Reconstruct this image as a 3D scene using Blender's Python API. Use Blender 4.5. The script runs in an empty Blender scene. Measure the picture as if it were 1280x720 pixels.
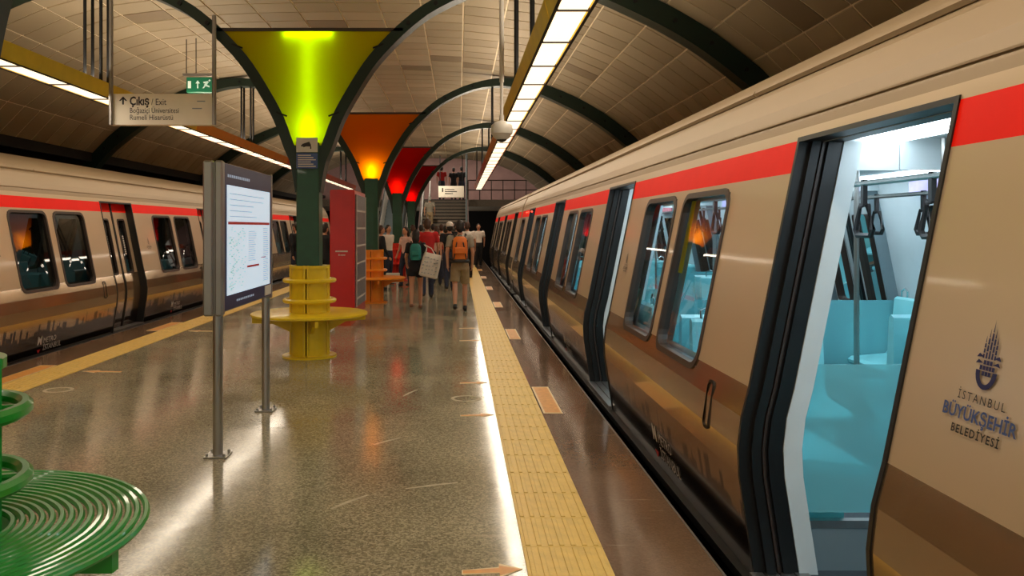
import bpy, bmesh, math, random
from mathutils import Vector, Matrix
S = bpy.context.scene
COL = S.collection
PI = math.pi
R = random.Random(7)

# ------------------------------------------------------------ camera, world, lights, exposure
cam = bpy.data.cameras.new('camera')
cam.sensor_width = 36.0
cam.lens = 28.125
cam.shift_x = 0.0523
cam.shift_y = -0.0586
cam.clip_start = 0.05
cam.clip_end = 200
camo = bpy.data.objects.new('camera', cam)
COL.objects.link(camo)
camo.location = (0, 0, 1.6)
camo.rotation_euler = (PI / 2, 0, 0)
S.camera = camo

W = bpy.data.worlds.new('world')
S.world = W
W.use_nodes = True
W.node_tree.nodes['Background'].inputs[0].default_value = (1.0, 0.87, 0.70, 1)
W.node_tree.nodes['Background'].inputs[1].default_value = 0.50

S.view_settings.view_transform = 'Standard'
S.view_settings.look = 'None'
S.view_settings.gamma = 1
S.view_settings.exposure = 0.12
S.cycles.max_bounces = 8
S.cycles.transparent_max_bounces = 12


def area(name, loc, rot, sx, sy, power, color, spread=PI):
    l = bpy.data.lights.new(name, 'AREA')
    l.shape = 'RECTANGLE'
    l.size = sx
    l.size_y = sy
    l.energy = power
    l.color = color
    l.spread = spread
    o = bpy.data.objects.new(name, l)
    o.location = loc
    o.rotation_euler = rot
    COL.objects.link(o)
    return o


WARM = (1.0, 0.86, 0.68)
TR = [(0.87, 3.27), (-4.60, 3.27)]           # the two light troughs: x, z of the underside
for tx, tz in TR:
    area('trough_light', (tx, 15.0, tz - 0.03), (0, 0, 0), 0.20, 38, 240, WARM)
    area('added_ceiling_fill', (tx, 15.0, tz + 0.24), (PI, 0, 0), 0.12, 38, 300, WARM)  # upward fill added above the troughs to brighten the ceiling


# ------------------------------------------------------------ materials
def lin(c):
    return tuple(((v / 255) / 12.92 if v / 255 <= 0.04045 else ((v / 255 + 0.055) / 1.055) ** 2.4) for v in c) + (1,)


def mat(name, rgb, rough=0.5, metal=0.0, var=0.0, scale=6.0, bump=0.0, bscale=60.0, coat=0.0, emit=None, estr=0.0, stretch=None, spec=0.5):
    m = bpy.data.materials.new(name)
    m.use_nodes = True
    nt = m.node_tree
    b = nt.nodes['Principled BSDF']
    b.inputs['Base Color'].default_value = lin(rgb)
    b.inputs['Roughness'].default_value = rough
    b.inputs['Metallic'].default_value = metal
    b.inputs['Coat Weight'].default_value = coat
    b.inputs['Specular IOR Level'].default_value = spec
    if emit:
        b.inputs['Emission Color'].default_value = lin(emit)
        b.inputs['Emission Strength'].default_value = estr
    if var or bump:
        tc = nt.nodes.new('ShaderNodeTexCoord')
        mp = nt.nodes.new('ShaderNodeMapping')
        nt.links.new(tc.outputs['Object'], mp.inputs[0])
        if stretch:
            mp.inputs['Scale'].default_value = stretch
    if var:
        n = nt.nodes.new('ShaderNodeTexNoise')
        n.inputs['Scale'].default_value = scale
        n.inputs['Detail'].default_value = 4
        nt.links.new(mp.outputs[0], n.inputs['Vector'])
        r = nt.nodes.new('ShaderNodeValToRGB')
        r.color_ramp.elements[0].position = 0.3
        r.color_ramp.elements[1].position = 0.7
        c = lin(rgb)
        r.color_ramp.elements[0].color = tuple(v * (1 - var) for v in c[:3]) + (1,)
        r.color_ramp.elements[1].color = tuple(min(1, v * (1 + var)) for v in c[:3]) + (1,)
        nt.links.new(n.outputs['Fac'], r.inputs[0])
        nt.links.new(r.outputs[0], b.inputs['Base Color'])
    if bump:
        n2 = nt.nodes.new('ShaderNodeTexNoise')
        n2.inputs['Scale'].default_value = bscale
        nt.links.new(mp.outputs[0], n2.inputs['Vector'])
        bp = nt.nodes.new('ShaderNodeBump')
        bp.inputs['Strength'].default_value = bump
        bp.inputs['Distance'].default_value = 0.01
        nt.links.new(n2.outputs['Fac'], bp.inputs['Height'])
        nt.links.new(bp.outputs[0], b.inputs['Normal'])
    return m


def node(nt, t, **kw):
    n = nt.nodes.new(t)
    for k, v in kw.items():
        setattr(n, k, v)
    return n


def granite(name, base, lo, hi, rough):
    m = bpy.data.materials.new(name)
    m.use_nodes = True
    nt = m.node_tree
    L = nt.links.new
    b = nt.nodes['Principled BSDF']
    tc = node(nt, 'ShaderNodeTexCoord')
    v = node(nt, 'ShaderNodeTexVoronoi')
    v.inputs['Scale'].default_value = 95
    L(tc.outputs['Object'], v.inputs['Vector'])
    r = node(nt, 'ShaderNodeValToRGB')
    e = r.color_ramp.elements
    e[0].position = 0.0
    e[0].color = lin(lo)
    e[1].position = 1.0
    e[1].color = lin(hi)
    x = e.new(0.45)
    x.color = lin(base)
    sep = node(nt, 'ShaderNodeSeparateColor')
    L(v.outputs['Color'], sep.inputs[0])
    L(sep.outputs[0], r.inputs[0])
    # worn patches and long scuffs
    n = node(nt, 'ShaderNodeTexNoise')
    n.inputs['Scale'].default_value = 1.1
    n.inputs['Detail'].default_value = 6
    L(tc.outputs['Object'], n.inputs['Vector'])
    mr = node(nt, 'ShaderNodeMapRange')
    mr.inputs[1].default_value = 0.3
    mr.inputs[2].default_value = 0.7
    mr.inputs[3].default_value = 0.78
    mr.inputs[4].default_value = 1.15
    L(n.outputs['Fac'], mr.inputs[0])
    mx = node(nt, 'ShaderNodeMix', data_type='RGBA', blend_type='MULTIPLY')
    mx.inputs[0].default_value = 1
    L(r.outputs[0], mx.inputs[6])
    L(mr.outputs[0], mx.inputs[7])
    # scratches
    mp = node(nt, 'ShaderNodeMapping')
    mp.inputs['Scale'].default_value = (1.3, 9, 1)
    mp.inputs['Rotation'].default_value = (0, 0, 0.5)
    L(tc.outputs['Object'], mp.inputs[0])
    n3 = node(nt, 'ShaderNodeTexNoise')
    n3.inputs['Scale'].default_value = 1.6
    n3.inputs['Detail'].default_value = 8
    L(mp.outputs[0], n3.inputs['Vector'])
    m3 = node(nt, 'ShaderNodeMapRange')
    m3.inputs[1].default_value = 0.66
    m3.inputs[2].default_value = 0.72
    m3.inputs[3].default_value = 0.0
    m3.inputs[4].default_value = 0.35
    L(n3.outputs['Fac'], m3.inputs[0])
    mx2 = node(nt, 'ShaderNodeMix', data_type='RGBA')
    L(m3.outputs[0], mx2.inputs[0])
    L(mx.outputs[2], mx2.inputs[6])
    mx2.inputs[7].default_value = lin((185, 172, 145))
    L(mx2.outputs[2], b.inputs['Base Color'])
    mr2 = node(nt, 'ShaderNodeMapRange')
    mr2.inputs[1].default_value = 0.35
    mr2.inputs[2].default_value = 0.7
    mr2.inputs[3].default_value = rough * 0.9
    mr2.inputs[4].default_value = rough * 1.5
    L(n.outputs['Fac'], mr2.inputs[0])
    L(mr2.outputs[0], b.inputs['Roughness'])
    b.inputs['Specular IOR Level'].default_value = 0.5
    n4 = node(nt, 'ShaderNodeTexNoise')
    n4.inputs['Scale'].default_value = 5
    L(tc.outputs['Object'], n4.inputs['Vector'])
    bp = node(nt, 'ShaderNodeBump')
    bp.inputs['Strength'].default_value = 0.08
    bp.inputs['Distance'].default_value = 0.01
    L(n4.outputs['Fac'], bp.inputs['Height'])
    L(bp.outputs[0], b.inputs['Normal'])
    return m


def glass(name, tint, gl=0.08, rough=0.02):
    m = bpy.data.materials.new(name)
    m.use_nodes = True
    nt = m.node_tree
    nt.nodes.remove(nt.nodes['Principled BSDF'])
    out = nt.nodes['Material Output']
    t = node(nt, 'ShaderNodeBsdfTransparent')
    t.inputs[0].default_value = lin(tint)
    g = node(nt, 'ShaderNodeBsdfGlossy')
    g.inputs['Roughness'].default_value = rough
    f = node(nt, 'ShaderNodeFresnel')
    f.inputs[0].default_value = 1.45
    ad = node(nt, 'ShaderNodeMath', operation='ADD')
    ad.inputs[1].default_value = gl
    nt.links.new(f.outputs[0], ad.inputs[0])
    mx = node(nt, 'ShaderNodeMixShader')
    nt.links.new(ad.outputs[0], mx.inputs[0])
    nt.links.new(t.outputs[0], mx.inputs[1])
    nt.links.new(g.outputs[0], mx.inputs[2])
    nt.links.new(mx.outputs[0], out.inputs[0])
    return m


def shade_mat(name, rgb, top):
    """translucent sheet in front of a lamp tube"""
    m = bpy.data.materials.new(name)
    m.use_nodes = True
    nt = m.node_tree
    nt.nodes.remove(nt.nodes['Principled BSDF'])
    out = nt.nodes['Material Output']
    tr = node(nt, 'ShaderNodeBsdfTranslucent')
    d = node(nt, 'ShaderNodeBsdfDiffuse')
    tr.inputs[0].default_value = lin(rgb)
    d.inputs[0].default_value = lin(top)
    mx = node(nt, 'ShaderNodeMixShader')
    mx.inputs[0].default_value = 0.45
    nt.links.new(tr.outputs[0], mx.inputs[1])
    nt.links.new(d.outputs[0], mx.inputs[2])
    nt.links.new(mx.outputs[0], out.inputs[0])
    return m


def body_paint(name, dark_level, base, metal, r0, r1, coat):
    """champagne metallic with a printed dark city skyline along the foot of the car"""
    m = bpy.data.materials.new(name)
    m.use_nodes = True
    nt = m.node_tree
    L = nt.links.new
    b = nt.nodes['Principled BSDF']
    tc = node(nt, 'ShaderNodeTexCoord')
    sp = node(nt, 'ShaderNodeSeparateXYZ')
    L(tc.outputs['Object'], sp.inputs[0])
    cb = node(nt, 'ShaderNodeCombineXYZ')
    L(sp.outputs['Y'], cb.inputs[0])
    n1 = node(nt, 'ShaderNodeTexNoise')
    n1.inputs['Scale'].default_value = 1.3
    n1.inputs['Detail'].default_value = 1
    L(cb.outputs[0], n1.inputs['Vector'])
    w = node(nt, 'ShaderNodeTexVoronoi')
    w.inputs['Scale'].default_value = 14
    L(cb.outputs[0], w.inputs['Vector'])
    s1 = node(nt, 'ShaderNodeSeparateColor')
    L(w.outputs['Color'], s1.inputs[0])
    pw = node(nt, 'ShaderNodeMath', operation='POWER')
    L(s1.outputs[0], pw.inputs[0])
    pw.inputs[1].default_value = 2.5
    k = node(nt, 'ShaderNodeMath', operation='MULTIPLY')
    L(pw.outputs[0], k.inputs[0])
    k.inputs[1].default_value = 0.16
    k2 = node(nt, 'ShaderNodeMath', operation='MULTIPLY_ADD')
    L(n1.outputs['Fac'], k2.inputs[0])
    k2.inputs[1].default_value = 0.25
    L(k.outputs[0], k2.inputs[2])
    ad = node(nt, 'ShaderNodeMath', operation='ADD')
    L(k2.outputs[0], ad.inputs[0])
    ad.inputs[1].default_value = dark_level - 0.12
    gt = node(nt, 'ShaderNodeMath', operation='SUBTRACT')
    L(sp.outputs['Z'], gt.inputs[0])
    L(ad.outputs[0], gt.inputs[1])
    mr = node(nt, 'ShaderNodeMapRange')
    mr.inputs[1].default_value = -0.012
    mr.inputs[2].default_value = 0.012
    L(gt.outputs[0], mr.inputs[0])
    mx = node(nt, 'ShaderNodeMix', data_type='RGBA')
    L(mr.outputs[0], mx.inputs[0])
    mx.inputs[6].default_value = lin((58, 46, 40))
    mx.inputs[7].default_value = lin(base)
    L(mx.outputs[2], b.inputs['Base Color'])
    b.inputs['Metallic'].default_value = metal
    n5 = node(nt, 'ShaderNodeTexNoise')
    n5.inputs['Scale'].default_value = 2.2
    L(tc.outputs['Object'], n5.inputs['Vector'])
    mr5 = node(nt, 'ShaderNodeMapRange')
    mr5.inputs[3].default_value = r0
    mr5.inputs[4].default_value = r1
    L(n5.outputs['Fac'], mr5.inputs[0])
    L(mr5.outputs[0], b.inputs['Roughness'])
    b.inputs['Coat Weight'].default_value = coat
    b.inputs['Coat Roughness'].default_value = 0.06
    bp = node(nt, 'ShaderNodeBump')
    bp.inputs['Strength'].default_value = 0.03
    bp.inputs['Distance'].default_value = 0.02
    L(n5.outputs['Fac'], bp.inputs['Height'])
    L(bp.outputs[0], b.inputs['Normal'])
    L(bp.outputs[0], b.inputs['Coat Normal'])
    return m


M = {
    'floor': granite('polished_granite', (142, 134, 108), (116, 109, 88), (182, 173, 144), 0.115),
    'edge': granite('brown_granite', (112, 88, 68), (106, 83, 64), (119, 94, 73), 0.13),
    'tactile': mat('yellow_tactile', (222, 186, 92), 0.45, var=0.10, scale=9, bump=0.15),
    'paint': body_paint('champagne_paint', 0.24, (212, 188, 156), 0.4, .30, .34, .25),
    'paintlow': body_paint('champagne_lower', 0.24, (178, 150, 116), 0.8, .13, .20, .3),  # darker, more metallic and glossier champagne below the side crease
    'roofpaint': mat('dusty_roof_paint', (164, 142, 112), 0.5, metal=0.2, var=0.08, scale=2.5, stretch=(1, .15, 1)),
    'red': mat('red_stripe', (255, 27, 3), 0.5, spec=0.12, var=0.04),
    'rubber': mat('black_rubber', (16, 15, 15), 0.42, var=0.15, scale=30),
    'brownrub': mat('window_frame_brown', (58, 44, 36), 0.4, var=0.1),
    'under': mat('underframe_black', (12, 12, 12), 0.7, var=0.2),
    'white': mat('interior_white', (214, 222, 224), 0.35, var=0.03),
    'grey': mat('interior_grey', (120, 134, 140), 0.4, var=0.05),
    'leafgrey': mat('leaf_inner_grey', (176, 186, 188), 0.4, var=0.04),
    'cyan': mat('seat_cyan', (150, 228, 234), 0.28, coat=0.3, var=0.05),
    'carfloor': mat('car_floor', (62, 68, 74), 0.5, var=0.2, scale=50),
    'steel': mat('brushed_steel', (176, 174, 170), 0.3, metal=1.0, var=0.06, scale=30, stretch=(1, 1, 0.1)),
    'alu': mat('aluminium_frame', (158, 154, 150), 0.38, metal=0.9, var=0.05),
    'chrome': mat('chrome', (215, 218, 220), 0.12, metal=1.0, var=0.02),
    'glass': glass('window_glass', (226, 240, 242), 0.0),
    'darkglass': glass('dark_window_glass', (130, 126, 120), 0.03),
    'green': mat('dark_green_paint', (8, 70, 44), 0.4, var=0.12, scale=10, coat=0.2),
    'darkgreen': mat('rib_green_paint', (6, 36, 25), 0.4, var=0.12),
    'ygreen': mat('bench_green', (22, 148, 46), 0.28, coat=0.4, var=0.08),
    'yellow': mat('bench_yellow', (226, 196, 26), 0.35, coat=0.2, var=0.08),
    'orange': mat('bench_orange', (232, 138, 24), 0.35, coat=0.2, var=0.08),
    'benchred': mat('bench_red', (214, 44, 26), 0.35, coat=0.2, var=0.08),
    'boxred': mat('cabinet_red', (196, 20, 18), 0.32, coat=0.2, var=0.05),
    'panel': mat('ceiling_panel', (164, 147, 118), 0.6, var=0.07, scale=0.8, bump=0.1, bscale=180),
    'panel2': mat('ceiling_panel_pale', (174, 157, 128), 0.6, var=0.07, scale=0.8, bump=0.1, bscale=180),
    'panel3': mat('ceiling_panel_stained', (134, 116, 90), 0.6, var=0.07, scale=0.8, bump=0.1, bscale=180),
    'joint': mat('ceiling_joint', (244, 228, 194), 0.6, var=0.05),
    'dark': mat('tunnel_black', (18, 16, 15), 0.85, var=0.25),
    'cream': mat('sign_cream', (250, 242, 226), 0.4, var=0.03),
    'ink': mat('sign_ink', (38, 34, 34), 0.5, var=0.05),
    'navy': mat('navy_print', (26, 30, 84), 0.4, var=0.05),
    'blue': mat('blue_print', (62, 84, 140), 0.4, var=0.05),
    'decal': mat('white_print', (205, 196, 186), 0.4, var=0.04),
    'redprint': mat('red_print', (205, 40, 36), 0.4, var=0.05),
    'greenprint': mat('pale_green_print', (150, 178, 160), 0.5, var=0.1),
    'greyprint': mat('grey_print', (150, 160, 172), 0.5, var=0.1),
    'tyellow': mat('trough_yellow', (236, 206, 60), 0.4, var=0.06),
    'torange': mat('trough_orange', (226, 150, 44), 0.4, var=0.06),
    'tred': mat('trough_red', (206, 84, 40), 0.4, var=0.06),
    'lamp': mat('trough_diffuser', (255, 240, 214), 0.4, emit=(255, 234, 200), estr=1.5, var=0.03),
    'carlamp': mat('car_lamp', (240, 250, 255), 0.4, emit=(226, 244, 255), estr=7.0, var=0.01),
    'carlampdim': mat('car_lamp_dim', (240, 250, 255), 0.4, emit=(230, 240, 240), estr=1.2, var=0.01),
    'exit': mat('exit_sign_green', (12, 110, 74), 0.4, emit=(10, 110, 84), estr=0.12, var=0.05),
    'exitwhite': mat('exit_sign_white', (225, 240, 230), 0.4, emit=(200, 235, 220), estr=0.15, var=0.02),
    'map': mat('lit_map_sheet', (210, 226, 240), 0.4, emit=(196, 222, 244), estr=0.55, var=0.04, scale=14),
    'mapgreen': mat('backlit_green_print', (150, 180, 165), 0.5, emit=(150, 190, 170), estr=0.4, var=0.05),
    'mapgrey': mat('backlit_grey_print', (150, 165, 185), 0.5, emit=(150, 170, 195), estr=0.4, var=0.05),
    'stairs': mat('stair_granite', (128, 116, 100), 0.5, var=0.15, scale=20),
    'mezz': mat('mezzanine_wall', (150, 118, 116), 0.6, var=0.12, scale=2),
    'tape': mat('worn_white_tape', (178, 166, 138), 0.55, var=0.25, scale=9),
    'redtape': mat('worn_red_tape', (176, 92, 66), 0.5, var=0.25, scale=7),
    'sticker': mat('orange_sticker', (214, 148, 66), 0.4, var=0.14, scale=20),
    'stickered': mat('cream_sticker_edge', (232, 206, 160), 0.45, var=0.08),
    'whiteplastic': mat('white_plastic', (206, 200, 190), 0.35, var=0.05),
    'skin': mat('skin', (196, 142, 112), 0.55, var=0.05),
    'hair': mat('dark_hair', (30, 22, 18), 0.6, var=0.3, scale=60, stretch=(4, 4, 0.6)),
    'hairbrown': mat('brown_hair', (66, 42, 28), 0.6, var=0.3, scale=60, stretch=(4, 4, 0.6)),
    'hairgrey': mat('grey_hair', (170, 164, 156), 0.6, var=0.2, scale=60),
    'c_grey': mat('grey_cotton', (148, 140, 124), 0.85, var=0.1, scale=14),
    'c_khaki': mat('khaki_cotton', (158, 136, 102), 0.85, var=0.15, scale=12),
    'c_black': mat('black_cloth', (20, 20, 24), 0.85, var=0.2),
    'c_red': mat('red_cotton', (180, 30, 28), 0.85, var=0.12, scale=12),
    'c_white': mat('white_cotton', (224, 216, 206), 0.85, var=0.06),
    'c_pink': mat('pale_pink_cotton', (216, 176, 162), 0.85, var=0.08),
    'c_denim': mat('dark_denim', (38, 44, 62), 0.85, var=0.2, scale=20),
    'c_teal': mat('teal_nylon', (34, 128, 122), 0.5, var=0.12),
    'c_orange': mat('orange_nylon', (222, 112, 30), 0.5, var=0.12),
    'c_strap': mat('dark_strap', (48, 44, 40), 0.7, var=0.1),
    'shoe': mat('black_shoe', (24, 22, 22), 0.5, var=0.2),
    'sandal': mat('brown_sandal', (120, 78, 52), 0.6, var=0.1),
    'tube_y': mat('lamp_tube_yellow', (230, 255, 120), 0.5, emit=(205, 255, 40), estr=16, var=0.01),
    'tube_o': mat('lamp_tube_orange', (255, 220, 80), 0.5, emit=(255, 215, 30), estr=26, var=0.01),
    'tube_r': mat('lamp_tube_red', (255, 120, 80), 0.5, emit=(255, 90, 40), estr=16, var=0.01),
    'sh_y': shade_mat('lime_shade', (206, 216, 20), (206, 160, 14)),
    'sh_o': shade_mat('orange_shade', (250, 160, 14), (226, 112, 20)),
    'sh_r': shade_mat('red_shade', (240, 50, 26), (190, 28, 20)),
    'sh_c': shade_mat('crimson_shade', (220, 24, 40), (150, 16, 26)),
    'frost': None,
    'ad_a': mat('poster_pink', (196, 96, 110), 0.4, emit=(190, 80, 96), estr=0.3, var=0.5, scale=9),
    'ad_b': mat('poster_lilac', (172, 160, 210), 0.4, emit=(170, 160, 220), estr=0.4, var=0.3, scale=6),
    'stickyellow': mat('yellow_sticker', (228, 206, 40), 0.4, var=0.03),
    'lampred': mat('door_lamp_red', (255, 80, 50), 0.4, emit=(255, 60, 40), estr=3.0, var=0.02),
    'pixel': mat('screen_grey', (110, 110, 116), 0.3, var=0.3, scale=14),
}


def frosted():
    m = bpy.data.materials.new('frosted_cyan_glass')
    m.use_nodes = True
    nt = m.node_tree
    b = nt.nodes['Principled BSDF']
    b.inputs['Base Color'].default_value = lin((158, 226, 232))
    b.inputs['Roughness'].default_value = 0.25
    b.inputs['Coat Weight'].default_value = 0.3
    tr = node(nt, 'ShaderNodeBsdfTransparent')
    tr.inputs[0].default_value = lin((190, 240, 244))
    mx = node(nt, 'ShaderNodeMixShader')
    mx.inputs[0].default_value = 0.55
    nt.links.new(b.outputs[0], mx.inputs[1])
    nt.links.new(tr.outputs[0], mx.inputs[2])
    nt.links.new(mx.outputs[0], nt.nodes['Material Output'].inputs[0])
    return m


M['frost'] = frosted()


# ------------------------------------------------------------ object helpers
WL = {}                                            # world location of every object's origin


def tag(o, label=None, cat=None, group=None, kind=None):
    if label:
        o['label'] = label
    if cat:
        o['category'] = cat
    if group:
        o['group'] = group
    if kind:
        o['kind'] = kind
    return o


def thing(name, label, cat, loc, group=None):
    o = bpy.data.objects.new(name, None)
    o.empty_display_size = 0.2
    o.location = loc
    COL.objects.link(o)
    WL[o] = Vector(loc)
    return tag(o, label, cat, group)


def cpy(o, parent=None, loc=None):
    c = o.copy()
    COL.objects.link(c)
    if parent:
        c.parent = parent
    if loc is not None:
        c.location = loc
    WL[c] = WL.get(o, Vector((0, 0, 0)))
    return c


def copy_tree(o, parent=None, loc=None):
    c = cpy(o, parent, loc)
    if parent is None and loc is not None:
        WL[c] = Vector(loc)
    for ch in list(o.children):
        copy_tree(ch, c)
    return c


class MB:
    def __init__(s):
        s.v = []
        s.f = []
        s.m = []

    def add(s, vs, fs, mi=0):
        n = len(s.v)
        s.v += [tuple(p) for p in vs]
        s.f += [tuple(i + n for i in f) for f in fs]
        s.m += [mi] * len(fs)
        return s

    def box(s, x0, x1, y0, y1, z0, z1, mi=0):
        vs = [(x, y, z) for z in (z0, z1) for y in (y0, y1) for x in (x0, x1)]
        return s.add(vs, [(0, 2, 3, 1), (4, 5, 7, 6), (0, 1, 5, 4), (2, 6, 7, 3), (0, 4, 6, 2), (1, 3, 7, 5)], mi)

    def bbox(s, x0, x1, y0, y1, z0, z1, b=0.01, mi=0):
        """box with chamfered edges"""
        vs = []
        for sx in (0, 1):
            for sy in (0, 1):
                for sz in (0, 1):
                    X = (x0, x1)[sx]
                    Y = (y0, y1)[sy]
                    Z = (z0, z1)[sz]
                    dx = b if sx == 0 else -b
                    dy = b if sy == 0 else -b
                    dz = b if sz == 0 else -b
                    vs += [(X, Y + dy, Z + dz), (X + dx, Y, Z + dz), (X + dx, Y + dy, Z)]
        bm = bmesh.new()
        for p in vs:
            bm.verts.new(p)
        bmesh.ops.convex_hull(bm, input=bm.verts)
        bm.verts.index_update()
        s.add([v.co.copy() for v in bm.verts], [[v.index for v in f.verts] for f in bm.faces], mi)
        bm.free()
        return s

    def tube(s, pts, r, n=8, closed=False, mi=0, cap=True, up=None):
        P = [Vector(p) for p in pts]
        k = len(P)
        rs = r if isinstance(r, (list, tuple)) else [r] * k
        vs = []
        prev = None
        for i, p in enumerate(P):
            if closed:
                t = (P[(i + 1) % k] - P[i - 1])
            else:
                t = (P[min(i + 1, k - 1)] - P[max(i - 1, 0)])
            t.normalize()
            if prev is None:
                a = Vector((0, 0, 1)) if abs(t.z) < 0.9 else Vector((0, 1, 0))
            else:
                a = prev
            a = (a - t * a.dot(t))
            a.normalize()
            prev = a
            b = t.cross(a)
            for j in range(n):
                an = 2 * PI * (j + 0.5) / n
                vs.append(p + (a * math.cos(an) + b * math.sin(an)) * rs[i])
        fs = []
        for i in range(k if closed else k - 1):
            for j in range(n):
                i2 = (i + 1) % k
                fs.append((i * n + j, i * n + (j + 1) % n, i2 * n + (j + 1) % n, i2 * n + j))
        if cap and not closed:
            fs.append(tuple(range(n))[::-1])
            fs.append(tuple(range((k - 1) * n, k * n)))
        return s.add(vs, fs, mi)

    def ring(s, c, rad, r, n=48, m=8, mi=0):
        return s.tube([(c[0] + rad * math.cos(2 * PI * i / n), c[1] + rad * math.sin(2 * PI * i / n), c[2]) for i in range(n)], r, m, True, mi)

    def lathe(s, c, prof, n=24, a0=0, a1=2 * PI, mi=0):
        full = abs(a1 - a0 - 2 * PI) < 1e-6
        k = n if full else n + 1
        vs = []
        for r, z in prof:
            for j in range(k):
                a = a0 + (a1 - a0) * j / n
                vs.append((c[0] + r * math.cos(a), c[1] + r * math.sin(a), c[2] + z))
        fs = []
        for i in range(len(prof) - 1):
            for j in range(n):
                j2 = (j + 1) % k
                fs.append((i * k + j, i * k + j2, (i + 1) * k + j2, (i + 1) * k + j))
        return s.add(vs, fs, mi)

    def ell(s, c, r, n=14, m=10, mi=0):
        vs = []
        for i in range(m + 1):
            t = PI * i / m
            for j in range(n):
                a = 2 * PI * j / n
                vs.append((c[0] + r[0] * math.sin(t) * math.cos(a), c[1] + r[1] * math.sin(t) * math.sin(a), c[2] + r[2] * math.cos(t)))
        fs = []
        for i in range(m):
            for j in range(n):
                fs.append((i * n + j, (i + 1) * n + j, (i + 1) * n + (j + 1) % n, i * n + (j + 1) % n))
        return s.add(vs, fs, mi)

    def prism(s, poly, axis, a, b, mi=0):
        """poly of 2-D points extruded along axis: 'y' -> (x,z), 'x' -> (y,z), 'z' -> (x,y)"""
        def P(p, t):
            return {'y': (p[0], t, p[1]), 'x': (t, p[0], p[1]), 'z': (p[0], p[1], t)}[axis]
        n = len(poly)
        vs = [P(p, a) for p in poly] + [P(p, b) for p in poly]
        fs = [tuple(range(n)), tuple(range(n, 2 * n))[::-1]] + [(i, i + n, (i + 1) % n + n, (i + 1) % n) for i in range(n)]
        return s.add(vs, fs, mi)

    def build(s, name, mats, parent=None, smooth=False, origin=None, label=None, kind=None):
        if not isinstance(mats, (list, tuple)):
            mats = [mats]
        if parent is not None:
            o0 = WL[parent]
        else:
            o0 = Vector(origin) if origin is not None else Vector((0, 0, 0))
        me = bpy.data.meshes.new(name)
        me.from_pydata([(p[0] - o0.x, p[1] - o0.y, p[2] - o0.z) for p in s.v], [], s.f)
        for mm in mats:
            me.materials.append(mm)
        me.polygons.foreach_set('material_index', s.m)
        me.polygons.foreach_set('use_smooth', [smooth] * len(s.f))
        me.validate()
        bm = bmesh.new()
        bm.from_mesh(me)
        bmesh.ops.recalc_face_normals(bm, faces=bm.faces)
        bm.to_mesh(me)
        bm.free()
        if smooth:
            me.set_sharp_from_angle(angle=0.7)
        o = bpy.data.objects.new(name, me)
        COL.objects.link(o)
        WL[o] = o0
        if parent is not None:
            o.parent = parent
        else:
            o.location = o0
        if label:
            o['label'] = label
        if kind:
            o['kind'] = kind
        return o


def text_mesh(body, size, bold=0.0, spacing=1.0, align='CENTER'):
    c = bpy.data.curves.new('text', 'FONT')
    c.body = body
    c.size = size
    c.align_x = align
    c.offset = bold
    c.space_character = spacing
    c.resolution_u = 2
    o = bpy.data.objects.new('text', c)
    COL.objects.link(o)
    bpy.context.view_layer.update()
    me = o.to_mesh()
    vs = [v.co.copy() for v in me.vertices]
    fs = [tuple(p.vertices) for p in me.polygons]
    o.to_mesh_clear()
    bpy.data.objects.remove(o)
    bpy.data.curves.remove(c)
    return vs, fs


def struct(o):
    o['kind'] = 'structure'
    return o


CX = -1.86                                         # line of the columns
COLY = [2.8, 10.0, 17.2, 24.4, 31.6]

# ------------------------------------------------------------ floor and platform
EX_R, EX_L = 1.22, -5.20
YE = 35.6
floor = struct(MB().box(-4.65, 0.72, -6, YE, -0.25, 0).build('floor', M['floor']))
band_r = struct(MB().box(0.72, EX_R, -6, 41, -0.25, 0).box(EX_R, EX_R + 0.012, -6, 41, -0.06, 0.002, 1).build('floor', [M['edge'], M['alu']]))
band_l = struct(MB().box(EX_L, -4.65, -6, 41, -0.25, 0).box(EX_L - 0.012, EX_L, -6, 41, -0.06, 0.002, 1).build('floor', [M['edge'], M['alu']]))
struct(MB().box(EX_L, EX_R, -6, 41, -1.3, -0.25).build('platform_base', M['dark']))
struct(MB().box(-4.65, 0.72, YE, 41, -0.25, 0).build('floor', M['floor']))
struct(MB().box(EX_R, 5.4, -6, 60, -1.45, -1.3).box(-9.4, EX_L, -6, 60, -1.45, -1.3).build('track_bed', M['dark']))

pl = MB()
pl.bbox(0.3205, 0.7195, 0.0005, 0.3995, 0.0, 0.006, 0.0015)
for i in range(7):
    x = 0.3205 + 0.399 * (i + 0.5) / 7
    pl.bbox(x - 0.0125, x + 0.0125, 0.012, 0.388, 0.005, 0.011, 0.0025)
plate = pl.build('tactile_plate', M['tactile'], floor)
for i in range(2, 86):
    c = plate if i == 2 else cpy(plate, floor)
    c.location = (0, i * 0.4, 0)
    c2 = cpy(plate, floor)
    c2.location = (-4.97, i * 0.4, 0)

# ------------------------------------------------------------ vault
RIB = [(.09, 2.05), (.12, 2.25), (.165, 2.45), (.23, 2.6), (.36, 2.95), (.52, 3.25), (.74, 3.6), (.95, 3.85), (1.24, 4.13), (1.58, 4.37), (2.16, 4.62), (2.81, 4.72), (3.46, 4.62), (4.04, 4.40), (4.53, 4.16), (4.98, 3.88), (5.41, 3.55), (5.70, 3.30), (6.0, 2.95), (6.3, 2.5)]


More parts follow.
